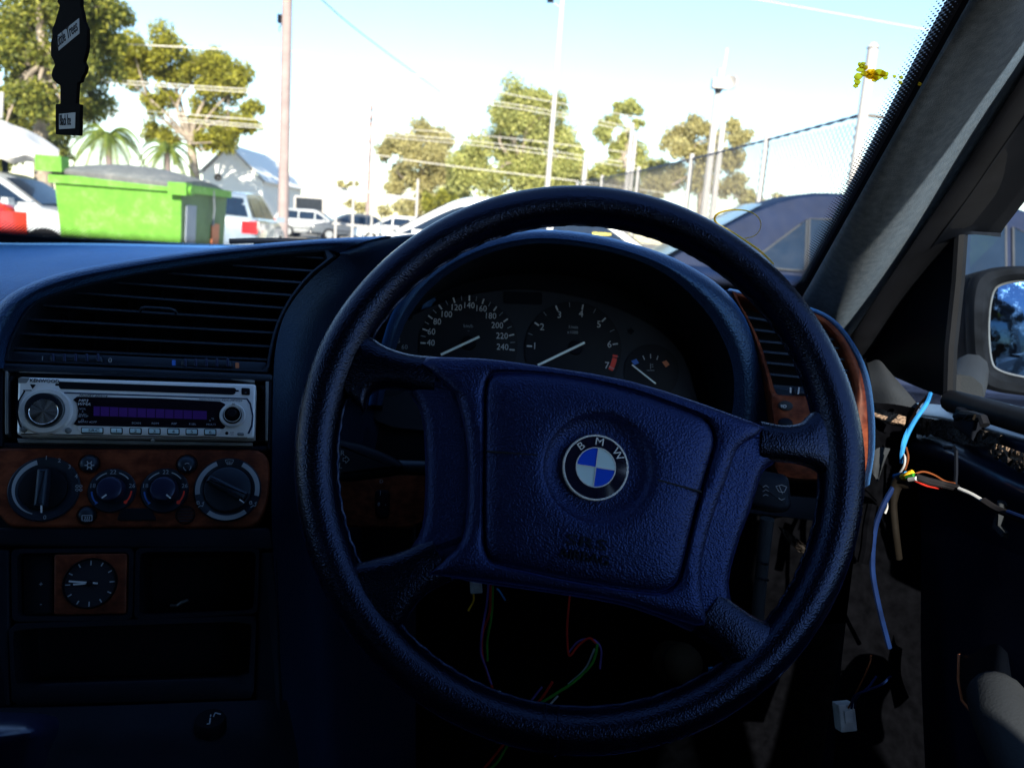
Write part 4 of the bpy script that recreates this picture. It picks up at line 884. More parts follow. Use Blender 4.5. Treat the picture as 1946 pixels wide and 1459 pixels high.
for n_, x, y in ((40, 819, 652), (60, 820, 631), (80, 831, 612), (100, 848, 598), (120, 867, 585), (140, 891, 581), (160, 914, 587), (180, 932, 601), (200, 945, 619), (220, 954, 639), (240, 955, 660)):
    mk('numeral', *text(CF, str(n_), CF.uv(x, y), .0066, G0, rot=.03, sx=.92), M['white'], g)
mk('lettering', *text(CF, 'km/h', CF.uv(890, 620), .0036, G0, rot=.03), M['greyprint'], g)
mk('lettering', *text(CF, '14', CF.uv(890, 629), .0016, G0, rot=.03), M['dimprint'], g)
mk('needle', *stroke(CF, CF.uv(838, 674, .004), CF.uv(911, 640, .004), 4.2*s, .004, .0008), M['needle'], g)
mk('needle_hub', *lathe(CF, CF.uv(891, 652), [(14*s, .0008), (13*s, .0035), (.5*s, .004)], 32), M['black'], g)
tc_ = (1089, 664)
g, q, s = gauge('rev_counter', tc_, 92)
maj = [(1006, 658), (1020, 616), (1058, 586), (1107, 584), (1147, 608), (1169, 654), (1162, 699)]
ticks(g, tc_, maj, 10, 2.8); ticks(g, tc_, outw(mids(maj), tc_, 1.07), 9, 1.0, 'greyprint')
for n_, x, y in ((1, 1016, 658), (2, 1030, 622), (3, 1063, 599), (4, 1104, 597), (5, 1138, 617), (6, 1158, 655), (7, 1153, 695)): mk('numeral', *text(CF, str(n_), CF.uv(x, y), .0072, G0, rot=.03), M['white'], g)
mk('lettering', *text(CF, '1/min', CF.uv(1089, 622), .0033, G0, rot=.03), M['greyprint'], g); mk('lettering', *text(CF, 'x1000', CF.uv(1088, 632), .0033, G0, rot=.03), M['greyprint'], g)
mk('red_zone', *band(CF, q, 76*s, 85*s, math.radians(-25), math.radians(-8), G0, 10), M['red'], g)
mk('red_zone', *band(CF, q, 76*s, 85*s, math.radians(-6.5), math.radians(-3.5), G0, 4), M['red'], g)
mk('needle', *stroke(CF, CF.uv(1022, 694, .004), CF.uv(1111, 651, .004), 4.2*s, .004, .0008), M['needle'], g)
mk('needle_hub', *lathe(CF, CF.uv(1094, 661), [(14*s, .0008), (13*s, .0035), (.5*s, .004)], 32), M['black'], g)
g, q, s = gauge('temperature_gauge', (1238, 706), 52)
ticks(g, (1238, 715), [(1223, 680), (1236, 677), (1249, 680)], 8, 1.6)
mk('blue_zone', *prism(CF, CF.px([(1199, 686), (1209, 682), (1214, 690), (1205, 694)]), G0, G0+.0004), M['blue'], g, smooth=0)
mk('red_zone', *prism(CF, CF.px([(1258, 688), (1266, 685), (1272, 693), (1265, 698)]), G0, G0+.0004), M['orange'], g, smooth=0)
mb = MB()
for a_, b_ in (((1236, 691), (1236, 701)), ((1238, 693), (1241, 693)), ((1238, 697), (1241, 697)), ((1229, 704), (1243, 704))): mb.add(stroke(CF, CF.uv(*a_), CF.uv(*b_), .0006, G0))
mb.mk('symbol', M['greyprint'], g, smooth=0)
mk('needle', *stroke(CF, CF.uv(1201, 693, .003), CF.uv(1246, 729, .003), 2.6*s, .003, .0006), M['needle'], g)
g, q, s = gauge('fuel_gauge', (738, 700), 54)
for n_, x, y in (('30', 733, 641), ('45', 755, 648), ('60', 769, 660)): mk('numeral', *text(CF, n_, CF.uv(x, y), .0048, G0, rot=.03), M['greyprint'], g)
ticks(g, (738, 700), [(751, 656)], 5, 1.2)

# ------------------------------------------------------------------ steering wheel
WF = Frame(atY(1100, 882, .510), (1, 0, 0), (0, math.sin(math.radians(22)), math.cos(math.radians(22))))
stw = thing('steering_wheel', 'four-spoke leather steering wheel with airbag pad and round badge', 'steering wheel', WF.P(0, -.19, -.02))
RC, RR, RT = (0.0, 0.0085), 0.1762, 0.0140
nA, nB = 160, 20; v, f = [], []
for i in range(nA):
    an = 2*math.pi*i/nA
    g_ = sum(math.exp(-((math.degrees(an)-d0+180) % 360-180)**2/(2*11**2)) for d0 in (8, 163))*0.0012
    for k in range(nB):
        b = 2*math.pi*k/nB; rr = RR+(RT+g_)*math.cos(b); v.append(WF.P(RC[0]+rr*math.cos(an), RC[1]+rr*math.sin(an), (RT+g_+.001)*math.sin(b)))
for i in range(nA):
    for k in range(nB):
        i2, k2 = (i+1) % nA, (k+1) % nB; f.append((i*nB+k, i2*nB+k, i2*nB+k2, i*nB+k2))
rim = mk('rim', v, f, M['leather'], stw, smooth=180)
# laced seam on the inside of the rim
pts = [WF.P(RC[0]+(RR-RT-.0002+.0004*math.sin(i*3.1))*math.cos(2*math.pi*i/200), RC[1]+(RR-RT-.0002+.0004*math.sin(i*3.1))*math.sin(2*math.pi*i/200), .001*math.sin(i*1.57)) for i in range(201)]
mk('seam', *tube(pts, .0011, 6, cap=False), M['leather'], rim)
for an in (-91.5, -94.5):
    c_ = (RC[0]+RR*math.cos(math.radians(an)), RC[1]+RR*math.sin(math.radians(an))); d_ = Vector((math.cos(math.radians(an)), math.sin(math.radians(an))))
    mk('joint', *tube([WF.P(c_[0]+d_.x*(RT+.0003)*math.cos(b/10*math.pi), c_[1]+d_.y*(RT+.0003)*math.cos(b/10*math.pi), (RT+.0013)*math.sin(b/10*math.pi)) for b in range(11)], .0009, 6), M['leather'], rim)
def wpx(pts, dw=0.0): return WF.px(pts, dw)
def spoke(st, thick=.0095):
    """a leather-wrapped arm: stations of (px, py, half width in px, w)"""
    C = spline([Vector((*WF.uv(x, y, w_), w_)) for x, y, h, w_ in st], 5); Hh = [q.x for q in spline([Vector((h*WF.scale(x, y), 0, 0)) for x, y, h, w_ in st], 5)]
    n, v, f = 18, [], []
    for i, c in enumerate(C):
        d = (C[min(i+1, len(C)-1)]-C[max(i-1, 0)]); d = Vector((d.x, d.y)).normalized(); nn = Vector((-d.y, d.x))
        for k in range(n):
            b = 2*math.pi*k/n; cb, sb = math.cos(b), math.sin(b)
            e = math.copysign(abs(cb)**.7, cb)*Hh[i]; g2 = math.copysign(abs(sb)**.8, sb)*thick
            v.append(WF.P(c.x+nn.x*e, c.y+nn.y*e, c.z+g2))
    for i in range(len(C)-1):
        for k in range(n): f.append((i*n+k, i*n+(k+1) % n, (i+1)*n+(k+1) % n, (i+1)*n+k))
    f += [tuple(range(n)), tuple((len(C)-1)*n+k for k in range(n))]
    mk('spoke', v, f, M['leather'], stw, smooth=60)
spoke([(648, 712, 60, .0), (668, 704, 86, .0), (695, 698, 64, .001), (728, 700, 42, .001), (775, 708, 35, .0), (830, 716, 38, -.002)])
spoke([(675, 1158, 60, .0), (692, 1150, 82, .0), (716, 1134, 76, .001), (748, 1112, 60, .001), (790, 1086, 46, .0), (840, 1060, 46, -.002)])
spoke([(1598, 846, 56, .0), (1578, 842, 82, .0), (1552, 842, 60, .001), (1525, 844, 41, .001), (1485, 843, 35, .0), (1440, 838, 38, -.002)])
spoke([(1478, 1272, 46, .0), (1466, 1262, 70, .0), (1448, 1248, 70, .001), (1425, 1228, 58, .001), (1390, 1198, 46, .0), (1340, 1160, 46, -.002)])
cover = smoothpoly(wpx([(800, 678), (860, 678), (1000, 690), (1200, 722), (1380, 780), (1465, 812), (1482, 830), (1484, 872), (1455, 897), (1434, 962), (1407, 1037), (1391, 1105), (1396, 1160), (1372, 1192), (1330, 1205), (1270, 1180), (1180, 1150), (1050, 1128), (905, 1108), (860, 1100), (806, 1112), (776, 1060), (775, 1046), (800, 1000), (806, 908), (802, 806), (788, 760), (772, 735), (785, 700)], .004), 3)
mk('hub_cover', *prism(WF, cover, -.035, .005, .009, 4), M['pad'], stw)
mk('hub_back', *prism(WF, inset(cover, .02), -.06, -.03), M['black'], stw)
# raised centre between the two wings, with the opening of the airbag lid
cen = smoothpoly(wpx([(806, 676), (900, 677), (1000, 689), (1200, 722), (1380, 780), (1462, 812), (1440, 828), (1407, 850), (1387, 905), (1358, 985), (1337, 1071), (1338, 1140), (1345, 1190), (1270, 1172), (1180, 1143), (1050, 1122), (905, 1102), (830, 1094), (806, 1092), (850, 1060), (880, 1018), (889, 925), (886, 840), (874, 778), (858, 728), (838, 704), (800, 690)], .012), 3)
lid = smoothpoly(wpx([(945, 706), (1020, 707), (1106, 718), (1208, 742), (1311, 779), (1348, 798), (1363, 835), (1352, 880), (1332, 951), (1316, 1015), (1303, 1075), (1290, 1110), (1262, 1127), (1220, 1126), (1105, 1109), (980, 1082), (935, 1068), (920, 1040), (917, 968), (918, 850), (920, 750), (927, 716)], .014), 3)
lc_ = wpx([(1136, 889)], .014)[0]
mk('pad_body', *plate(WF, cen, lid, [(0, .0), (0, .006), (.06, .0095), (.2, .0120), (.5, .0135), (.85, .0138), (.95, .0128), (1, .0105), (1.0, .004)], lc_, 160), M['pad'], stw)
s = WF.scale(1136, 889)*.97
dish = circ(lc_, 104*s, 160)
ld = mk('airbag_lid', *plate(WF, inset(lid, .0014), dish, [(0, .004), (0, .0105), (.03, .0128), (.08, .0142), (.25, .0158), (.5, .0170), (.8, .0176), (.95, .0174), (1, .0166)], lc_, 160), M['pad'], stw)
bc = wpx([(1132, 888)], .017)[0]; se = WF.scale(1132, 888)*.965
mk('badge_recess', *lathe(WF, lc_, [(104*s, .0166), (101*s, .0150), (90*s, .0128), (72*s, .0120), (.5*s, .0120)], 96), M['pad'], ld)
for pts in ([(925, 856), (1020, 863), (1020, 865.5), (925, 858.5)], [(1250, 910), (1334, 933), (1333, 936), (1249, 913)]):
    mk('lid_crease', *prism(WF, wpx(pts, .017), .010, .0178), M['rubber'], ld, smooth=0)
mk('embossing', *text(WF, 'SRS', wpx([(1114, 1031)], .016)[0], .0068, .0172, rot=math.radians(-6), sx=1.9, th=.0016), M['dark'], ld)  # letters in a separate dark plastic, painting the shade of the relief
mk('embossing', *text(WF, 'AIRBAG', wpx([(1110, 1058)], .016)[0], .0060, .0168, rot=math.radians(-6), sx=1.1, th=.0016), M['dark'], ld)
# badge
E0 = .0170
bd = mk('badge', *lathe(WF, bc, [(63*se, .012), (63*se, E0), (62*se, E0+.0008), (59.5*se, E0+.0008), (59*se, E0+.0004)], 80, cap=False), M['letter'], stw)
mk('badge_ring', *lathe(WF, bc, [(59.3*se, E0+.0004), (37*se, E0+.0010)], 80, cap=False), M['enamel_black'], bd)
mk('badge_border', *lathe(WF, bc, [(38.5*se, E0+.0008), (38*se, E0+.0016), (36.5*se, E0+.0016), (36*se, E0+.0010)], 80, cap=False), M['letter'], bd)
ph = math.radians(-8.8+4.3)
for k in range(4):
    a0 = ph+k*math.pi/2; vv = [WF.P(bc[0], bc[1], E0+.0012)]+[WF.P(bc[0]+36.6*se*math.cos(a0+i/16*math.pi/2), bc[1]+36.6*se*math.sin(a0+i/16*math.pi/2), E0+.0012) for i in range(17)]
    mk('badge_quadrant', vv, [(0, i, i+1) for i in range(1, 17)], M['enamel_white'] if k % 2 == 0 else M['enamel_blue'], bd)
mb = MB()
for k in range(2):
    d_ = Vector((math.cos(ph+k*math.pi/2), math.sin(ph+k*math.pi/2)))*36.5*se; mb.add(stroke(WF, (bc[0]-d_.x, bc[1]-d_.y), (bc[0]+d_.x, bc[1]+d_.y), 1.6*se, E0+.0013+k*.0001, .0003))
mb.mk('badge_cross', M['letter'], bd, smooth=0)
for ch, an in (('B', 133), ('M', 89), ('W', 39)):
    an = math.radians(an-4.5); mk('letter', *text(WF, ch, (bc[0]+48.5*se*math.cos(an), bc[1]+48.5*se*math.sin(an)), 14.5*se, E0+.0008, rot=an-math.pi/2, th=.0008, sx=1.15), M['letter'], bd)

# ------------------------------------------------------------------ steering column and stalks
col_ = thing('steering_column', 'dark steering column shroud behind the wheel', 'steering column', WF.P(0, -.06, -.14))
mk('shroud', *prism(WF, roundpoly([(-.075, -.065), (.075, -.065), (.075, .055), (-.075, .055)], .03, 6), -.24, -.05, .02, 4), M['dark'], col_)
SF = Frame(atY(720, 880, .585), (1, 0.05, 0), (0, .35, .93))
st = thing('indicator_stalk', 'wedge-shaped indicator stalk behind the left spokes of the wheel', 'stalk', SF.P(0, -.02, 0))
mk('lever', *prism(SF, smoothpoly(SF.px([(640, 836), (660, 838), (690, 845), (730, 860), (762, 878), (765, 890), (755, 899), (700, 908), (655, 912), (638, 908), (634, 870)]), 3), -.022, .0, .006), M['dark'], st)
mk('stem', *tube([SF.P(*SF.uv(755, 888, -.01), -.01), SF.P(*SF.uv(800, 889, -.012), -.012), SF.P(*SF.uv(850, 890, -.014), -.014)], .006, 12), M['vent'], st)
for q_, x, y in (('R', 651, 861), ('L', 647, 885)): mk('mark', *text(SF, q_, SF.uv(x, y, 0), .004, .0001), M['dimprint'], st)
mb = MB(); ar = SF.px([(652, 870), (657, 870), (657, 866), (664, 873), (657, 880), (657, 876), (652, 876), (652, 870)], 0)
for i in range(7): mb.add(stroke(SF, ar[i], ar[i+1], .0004, .0001))
mb.mk('mark', M['dimprint'], st, smooth=0)
S2 = Frame(atY(1470, 935, .60), (1, -.05, 0), (0, .35, .93))
st2 = thing('wiper_stalk', 'short blunt wiper stalk behind the right spokes of the wheel', 'stalk', S2.P(0, -.02, 0))
mk('lever', *prism(S2, roundpoly(S2.px([(1400, 884), (1502, 902), (1508, 965), (1490, 975), (1400, 958)]), [.004, .006, .004, .006, .004]), -.022, 0, .005), M['dark'], st2)
mb = MB()
wp = [[(1474, 924), (1485, 921), (1495, 925), (1490, 935), (1480, 934), (1474, 924)], [(1480, 922), (1487, 938)], [(1479, 946), (1485, 950), (1491, 947)], [(1449, 926), (1455, 922), (1461, 926)], [(1449, 934), (1455, 930), (1461, 934)], [(1450, 942), (1455, 939), (1460, 942)]]
for ln in wp:
    q_ = S2.px(ln, 0)
    for i in range(len(q_)-1): mb.add(stroke(S2, q_[i], q_[i+1], .0005, .0001+.00003*i))
mb.mk('mark', M['dimprint'], st2, smooth=0)
mk('stem', *tube([S2.P(*S2.uv(1410, 920, -.012), -.012), S2.P(*S2.uv(1340, 905, -.014), -.014)], .007, 12), M['vent'], st2)

# ------------------------------------------------------------------ under the dashboard
ud = thing('knee_frame', 'bare dark frame and brackets under the dashboard with the lower trim removed', 'bracket', (0.05, .85, .55))
mk('crossmember', *patch([aY((600, 1010, .86), (900, 1020, .88), (1200, 1030, .88), (1500, 980, .86), (1640, 960, .84)), aY((600, 1100, .84), (900, 1110, .85), (1200, 1120, .85), (1500, 1100, .84), (1640, 1090, .82)), aY((600, 1180, .86), (900, 1190, .88), (1200, 1200, .88), (1500, 1190, .86), (1640, 1180, .84))], 3, 3), M['carpet_shade'], ud)  # footwell shade painted on with the near-black material
mk('bracket', *prism(Frame(atY(1480, 962, .72), (1, -.1, 0), (0, .2, .98)), [(-.075, -.009), (.035, -.010), (.035, .012), (-.075, .010)], -.004, 0, .001), M['dark'], ud)
mk('bracket', *prism(Frame(atY(730, 1040, .78), (1, 0, 0), (0, .1, .99)), [(-.045, -.05), (.03, -.05), (.03, .03), (-.045, .03)], -.01, 0, .002), M['black'], ud)
mk('column_strut', *tube(aY((1458, 985, .70), (1450, 1060, .70), (1441, 1150, .70), (1438, 1230, .71)), [.0065, .006, .006, .006], 12), M['greyplastic'], ud)
for y in (1070, 1100): mk('strut_band', *tube(aY((1440, y-4, .692), (1450, y+1, .690), (1460, y+2, .695)), .001, 6), M['black'], ud)
mk('panel_flap', *patch([aY((1478, 1000, .76), (1500, 1010, .75)), aY((1500, 1030, .755), (1535, 1040, .745)), aY((1520, 1050, .76), (1540, 1055, .75))], 4, 4), M['foamdark'], ud)
pd_ = thing('horn_can', 'dim rounded can glimpsed through the lower right gap of the wheel', 'can', atY(1312, 1270, .86))
PF = Frame(atY(1306, 1262, .86), (.95, .1, -.25), (.2, .45, .87))
mk('body', *lathe(PF, (0, 0), [(.0235, -.05), (.0235, -.012), (.0215, -.003), (.016, .004), (.008, .0075), (.001, .0085)], 28), M['beige'], pd_)
mk('rim_band', *lathe(PF, (0, 0), [(.024, -.020), (.0245, -.016), (.024, -.012)], 28, cap=False), M['w_black'], pd_)
# loose wires
def wires(nm, label, specs, parts='wire'):
    p_ = spline(specs[0][0], 2); t = thing(nm, label, 'wires', p_[0])
    for pts, r, mt in specs: mk(parts, *tube(spline(pts, 6), r*.78, 7), M[mt], t)
    return t
def w3(l, Y): return [atY(x, y, Y if not isinstance(Y, list) else Y[i]) for i, (x, y) in enumerate(l)]
wires('hanging_loom', 'red, green and white wires hanging below the wheel hub near the white plug', [
    (w3([(934, 1070), (932, 1125), (930, 1165), (918, 1200), (916, 1240), (926, 1280), (936, 1308)], .72), .0016, 'w_red'), (w3([(938, 1070), (936, 1120), (934, 1170), (926, 1215), (926, 1255)], .725), .0018, 'w_green'),
    (w3([(930, 1070), (926, 1140), (916, 1200), (914, 1240), (924, 1270), (934, 1300)], .715), .0014, 'w_violet'), (w3([(898, 1118), (900, 1140), (890, 1160)], .74), .0012, 'w_yellow'), (w3([(944, 1118), (950, 1124), (960, 1140)], .74), .0012, 'w_blue')])
wires('crossing_loom', 'green, red and violet wires arching across the lower gap of the wheel', [
    (w3([(1085, 1100), (1078, 1185), (1078, 1215), (1082, 1245), (1100, 1225), (1120, 1212), (1132, 1222)], .74), .0015, 'w_red'),
    (w3([(1136, 1224), (1125, 1260), (1090, 1295), (1060, 1315), (1020, 1340), (1000, 1352), (950, 1440), (920, 1470)], .73), .0019, 'w_green'),
    (w3([(1050, 1295), (1030, 1325), (1005, 1352), (940, 1435), (915, 1465)], .725), .0018, 'w_red'), (w3([(1030, 1305), (1010, 1330), (998, 1350)], .73), .0014, 'w_violet'),
    (w3([(1080, 1240), (1100, 1218), (1125, 1214), (1142, 1232), (1140, 1270)], .745), .0013, 'w_violet'), (w3([(1060, 1322), (1045, 1338), (1030, 1354)], .73), .0013, 'w_white'),
    (w3([(1130, 1232), (1112, 1270), (1080, 1300)], .735), .0013, 'w_white')])
def plug(nm, label, px, py, Y, w, h, mat):
    t = thing(nm, label, 'connector', atY(px, py, Y)); F = Frame(atY(px, py, Y), (.9, .1, .1), (-.1, .3, .95))
    mk('shell', *prism(F, roundpoly([(-w, -h), (w, -h), (w, h), (-w, h)], .001), -.012, 0, .001), M[mat], t)
    mk('latch', *prism(F, [(-w*.5, -h*.3), (w*.5, -h*.3), (w*.5, h*.6), (-w*.5, h*.6)], 0, .002, .0005), M[mat], t); return t
plug('plug', 'small pale plug just under the wheel hub cover', 905, 1114, .74, .006, .007, 'w_white')
plug('plug', 'small white plug at the bottom end of the red wire', 947, 1326, .71, .0035, .004, 'w_white')
plug('plug', 'white sunlit connector low down beside the door', 1612, 1364, .62, .0072, .0115, 'w_white')
plug('plug', 'tiny blue plug at the inner lower edge of the wheel rim', 1361, 1281, .56, .0025, .003, 'w_blue')
wires('plug_leads', 'thin blue leads running into the white connector beside the door', [(w3([(1618, 1345), (1624, 1322), (1645, 1312), (1675, 1300), (1692, 1285)], [.62, .615, .61, .62, .64]), .0014, 'w_navy'), (w3([(1624, 1345), (1628, 1325), (1650, 1305), (1665, 1285)], [.62, .615, .61, .62]), .0012, 'w_navy'), (w3([(1612, 1345), (1630, 1310), (1652, 1262), (1655, 1245)], [.62, .62, .62, .63]), .0009, 'w_brown')])
# door wires
wires('door_wires', 'bright blue and brown wires dangling from the foot of the sail panel', [
    ([atX(1768, 748, .405), atX(1760, 768, .385), atX(1738, 800, .372), atX(1722, 832, .366), atX(1714, 862, .362), atX(1716, 880, .364)], .0026, 'w_blue'),
    ([atX(1766, 752, .405), atX(1752, 778, .383), atX(1730, 808, .370), atX(1716, 840, .363), atX(1712, 880, .362)], .0018, 'w_blue'),
    ([atX(1768, 748, .406), atX(1748, 768, .388), atX(1735, 790, .378), atX(1729, 803, .374)], .0016, 'w_brown'),
    ([atX(1716, 860, .364), atX(1720, 870, .362), atX(1718, 885, .362), atX(1709, 900, .362)], .0012, 'w_white'), ([atX(1722, 850, .366), atX(1726, 870, .364), atX(1720, 892, .364)], .0012, 'w_brown')])
wt = wires('taped_loom', 'taped wire bundle with yellow, green and white ends by the door post', [
    ([atX(1700, 905, .360), atX(1712, 902, .358), atX(1722, 900, .358)], .0030, 'w_blue'), ([atX(1713, 908, .355), atX(1724, 904, .353), atX(1736, 899, .356)], .0042, 'w_yellow'), ([atX(1724, 907, .352), atX(1738, 903, .354)], .0030, 'w_green'),
    ([atX(1728, 911, .352), atX(1742, 909, .354)], .0026, 'w_white'), ([atX(1738, 912, .354), atX(1755, 920, .362), atX(1768, 924, .37), atX(1790, 928, .385)], .0014, 'w_red'),
    ([atX(1738, 900, .356), atX(1755, 896, .365), atX(1775, 902, .375), atX(1796, 914, .385), atX(1815, 918, .39)], .0010, 'w_brown'),
    ([atX(1740, 904, .354), atX(1765, 912, .366), atX(1790, 918, .38), atX(1822, 926, .39)], .0030, 'w_black'), ([atX(1742, 908, .354), atX(1765, 917, .366), atX(1790, 922, .38), atX(1822, 930, .39)], .0026, 'w_black'),
    ([atX(1822, 928, .388), atX(1845, 938, .392), atX(1868, 951, .396)], .0020, 'w_white'), ([atX(1868, 951, .396), atX(1890, 965, .40), atX(1912, 975, .402), atX(1960, 995, .405), atX(2040, 1030, .41)], .0040, 'w_black'),
    ([atX(1915, 972, .40), atX(1950, 985, .402), atX(2040, 1020, .41)], .0022, 'w_navy')])
pp = spline([atX(1722, 912, .358), atX(1704, 922, .352), atX(1698, 955, .350), atX(1700, 990, .350), atX(1703, 1020, .352), atX(1708, 1060, .36)], 6)
mk('tape_sleeve', *tube(pp, [lerp(.0078, .0032, min(1, i/12)) for i in range(len(pp))], 10), M['w_tape'], wt)
wires('post_cable', 'blue cable curving down the foot of the door post behind the wheel', [([atX(1716, 903, .358), atX(1692, 935, .346), atX(1672, 975, .338), atX(1662, 1010, .335), atX(1658, 1060, .335), atX(1660, 1100, .337), atX(1672, 1160, .345), atX(1690, 1230, .36)], .0030, 'w_navy'), ([atX(1684, 946, .347), atX(1688, 960, .347), atX(1682, 975, .345)], .0012, 'w_white')])
mk('trim_strap', *tube(spline([atX(1658, 960, .335), atX(1650, 1000, .330), atX(1646, 1040, .328), atX(1640, 1070, .326)], 4), [.005]*13, 8), M['carpet_shade'], shell)  # strap coloured near-black to stay in shade
# pull handle low on the door
dh = thing('door_pull', 'pale grey door pull handle low on the stripped door', 'door handle', atX(1940, 1459, .37))
mk('grip', *tube(spline([atX(1888, 1300, .385), atX(1894, 1325, .375), atX(1908, 1370, .365), atX(1935, 1430, .360), atX(1975, 1500, .360)], 6), [.010+.010*min(1, i/6) for i in range(25)], 18), M['greyplastic'], dh)
mk('mount_plate', *patch([[atX(1825, 1245, .405), atX(1850, 1240, .40), atX(1890, 1222, .40), atX(1915, 1240, .40)], [atX(1822, 1300, .40), atX(1850, 1310, .39), atX(1890, 1300, .39), atX(1925, 1300, .395)], [atX(1840, 1350, .405), atX(1870, 1380, .395), atX(1910, 1400, .39), atX(1946, 1400, .395)]], 4, 4), M['dark'], dh)
mk('yellow_edge', *tube([atX(1822, 1242, .402), atX(1821, 1290, .398), atX(1828, 1330, .40), atX(1848, 1355, .40)], .0012, 6), M['orange'], dh)

# ------------------------------------------------------------------ hanging air freshener and marks on the glass
AFr = Frame(atY(132, 130, .60), (.80, -.6, 0), (.03, 0, 1))
af = thing('air_freshener', 'black tree-shaped cardboard air freshener hanging at the windscreen', 'air freshener', AFr.P(0, -.05, 0))
tree_px = [(124, -40), (118, -8), (112, 4), (117, 12), (112, 30), (108, 44), (102, 58), (103, 70), (100, 82), (100, 106), (105, 116), (108, 124), (103, 134), (101, 144), (104, 152), (112, 160), (118, 163), (118, 198), (109, 199), (109, 256), (154, 258), (155, 199), (147, 198), (150, 158), (156, 156), (158, 148), (164, 138), (166, 128), (161, 118), (166, 102), (168, 88), (168, 56), (162, 42), (160, 30), (156, 14), (156, 0), (146, -12), (142, -40)]
mk('card', *prism(AFr, roundpoly(AFr.px(tree_px), .001, 2), -.0012, .0012, back=True), M['card'], af, smooth=0)
mk('printed_label', *prism(AFr, AFr.px([(110, 68), (151, 35), (152, 64), (112, 97)], .0012), .0011, .0015), M['dimprint'], af, smooth=0)
a_ = math.atan2(33, 41); A_, B_ = AFr.uv(112, 83), AFr.uv(150, 50)
mk('lettering', *text(AFr, 'Little Trees', ((A_[0]+B_[0])/2, (A_[1]+B_[1])/2), .0084, .0015, rot=math.atan2(B_[1]-A_[1], B_[0]-A_[0]), sx=.62, th=.0002), M['w_black'], af)
mk('printed_label', *prism(AFr, AFr.px([(113, 217), (144, 214), (143, 244), (113, 246)], .0012), .0011, .0015), M['greyprint'], af, smooth=0)
mk('lettering', *text(AFr, 'Black Ice', AFr.uv(128, 230), .0078, .0015, sx=.46, th=.0002), M['w_black'], af)
mk('string', *tube([AFr.P(*AFr.uv(133, -38)), AFr.P(*AFr.uv(134, -150)), AFr.P(*AFr.uv(133, -260))], .0006, 5), M['w_white'], af)
# inside of the glass: where a sight line meets the windscreen
def on_ws(px, py, off=.002):
    d = ray(px, py)
    def side(t):
        p = CAM+d*t
        # solve the sheet height above the point's X, Y
        tt = .5
        for _ in range(12):
            Ye = .90-.75*tt; xe = .317-(.88-Ye)*.155; s_ = (p.x+.34)/(xe+.34); kk = 1-s_*s_
            Yn = p.y-lerp(.36, .14, tt)*kk; tt = (.90-Yn)/.75
        s_ = (p.x+.34)/(.317-(.88-(.90-.75*tt))*.155+.34)
        return WS(s_, tt).z-p.z
    lo, hi = .25, 1.6
    for _ in range(40):
        m_ = (lo+hi)/2
        if side(m_) > 0: lo = m_
        else: hi = m_
    return CAM+d*(lo-off)
def thinpaint(name, c):
    m, t, b = newmat(name); out = t.nodes['Material Output']; b.inputs['Base Color'].default_value = (*c, 1)
    tl = N(t, 'ShaderNodeBsdfTransparent'); mx = N(t, 'ShaderNodeMixShader'); mx.inputs[0].default_value = .62
    t.links.new(ramp(t, noise(t, coords(t), 220, 3), [(.3, tuple(x*.55 for x in c)), (.7, c)]), tl.inputs[0])
    t.links.new(b.outputs[0], mx.inputs[1]); t.links.new(tl.outputs[0], mx.inputs[2]); t.links.new(mx.outputs[0], out.inputs[0]); return m
M['yellowpaint'] = thinpaint('yellow_paint_pen', (0.95, 0.74, 0.03))
M['amber'] = thinpaint('amber_smear', (0.95, 0.70, 0.02))
mkr = thing('paint_loop', 'yellow paint pen loop drawn on the windscreen above the wheel', 'paint mark', on_ws(1440, 450))
lp = [(1470, 502), (1448, 480), (1420, 460), (1388, 440), (1366, 428), (1358, 418), (1362, 408), (1378, 401), (1402, 399), (1424, 402), (1440, 412), (1446, 426), (1442, 440), (1432, 449), (1416, 453)]
mk('stroke', *tube(spline([on_ws(x, y) for x, y in lp], 4), [.0008+.0004*math.sin(i*.1) for i in range(57)], 6), M['yellowpaint'], mkr)
sm = thing('paint_smear', 'yellow smear of paint drops on the windscreen beside the pillar', 'paint mark', on_ws(1660, 150))
rg = random.Random(3)
for k, (x, y, r_) in enumerate([(1660, 143, 8), (1668, 146, 7), (1672, 138, 7), (1680, 141, 6), (1655, 136, 6), (1653, 146, 5), (1662, 151, 5), (1644, 140, 6), (1636, 132, 6), (1632, 146, 6), (1629, 156, 5), (1627, 163, 4), (1638, 126, 4), (1645, 128, 4), (1682, 147, 4), (1700, 145, 3), (1712, 147, 3), (1711, 157, 3), (1748, 160, 3), (1634, 122, 3), (1641, 121, 3)]):
    r_ *= 1.3; p = on_ws(x, y, .003); e1_ = (on_ws(x+4, y, .003)-p).normalized(); e2_ = (on_ws(x, y+4, .003)-p).normalized(); s_ = (on_ws(x+4, y, .003)-p).length/4
    Fk = Frame(p, e1_, -e2_)
    pl = smoothpoly([(r_*s_*rg.uniform(.7, 1.3)*math.cos(i*math.pi/5), r_*s_*rg.uniform(.7, 1.3)*math.sin(i*math.pi/5)) for i in range(10)], 3)
    mk('drop', *prism(Fk, pl, -.0003, .0006, .0002), M['amber' if k < 8 else 'yellowpaint'], sm)
# ================================================================== outside
M['ground'] = plain('pale_gravel', (0.30, 0.28, 0.25), 0.95, var=.25, vs_=3.0, spec=.1, grain=30, gst=.5, gd=.01)
v = [(-900, -900, 0), (900, -900, 0), (900, 900, 0), (-900, 900, 0)]
gd_ = mk('ground', v, [(0, 1, 2, 3)], M['ground'], loc=(0, 0, 0), smooth=0); gd_['kind'] = 'structure'

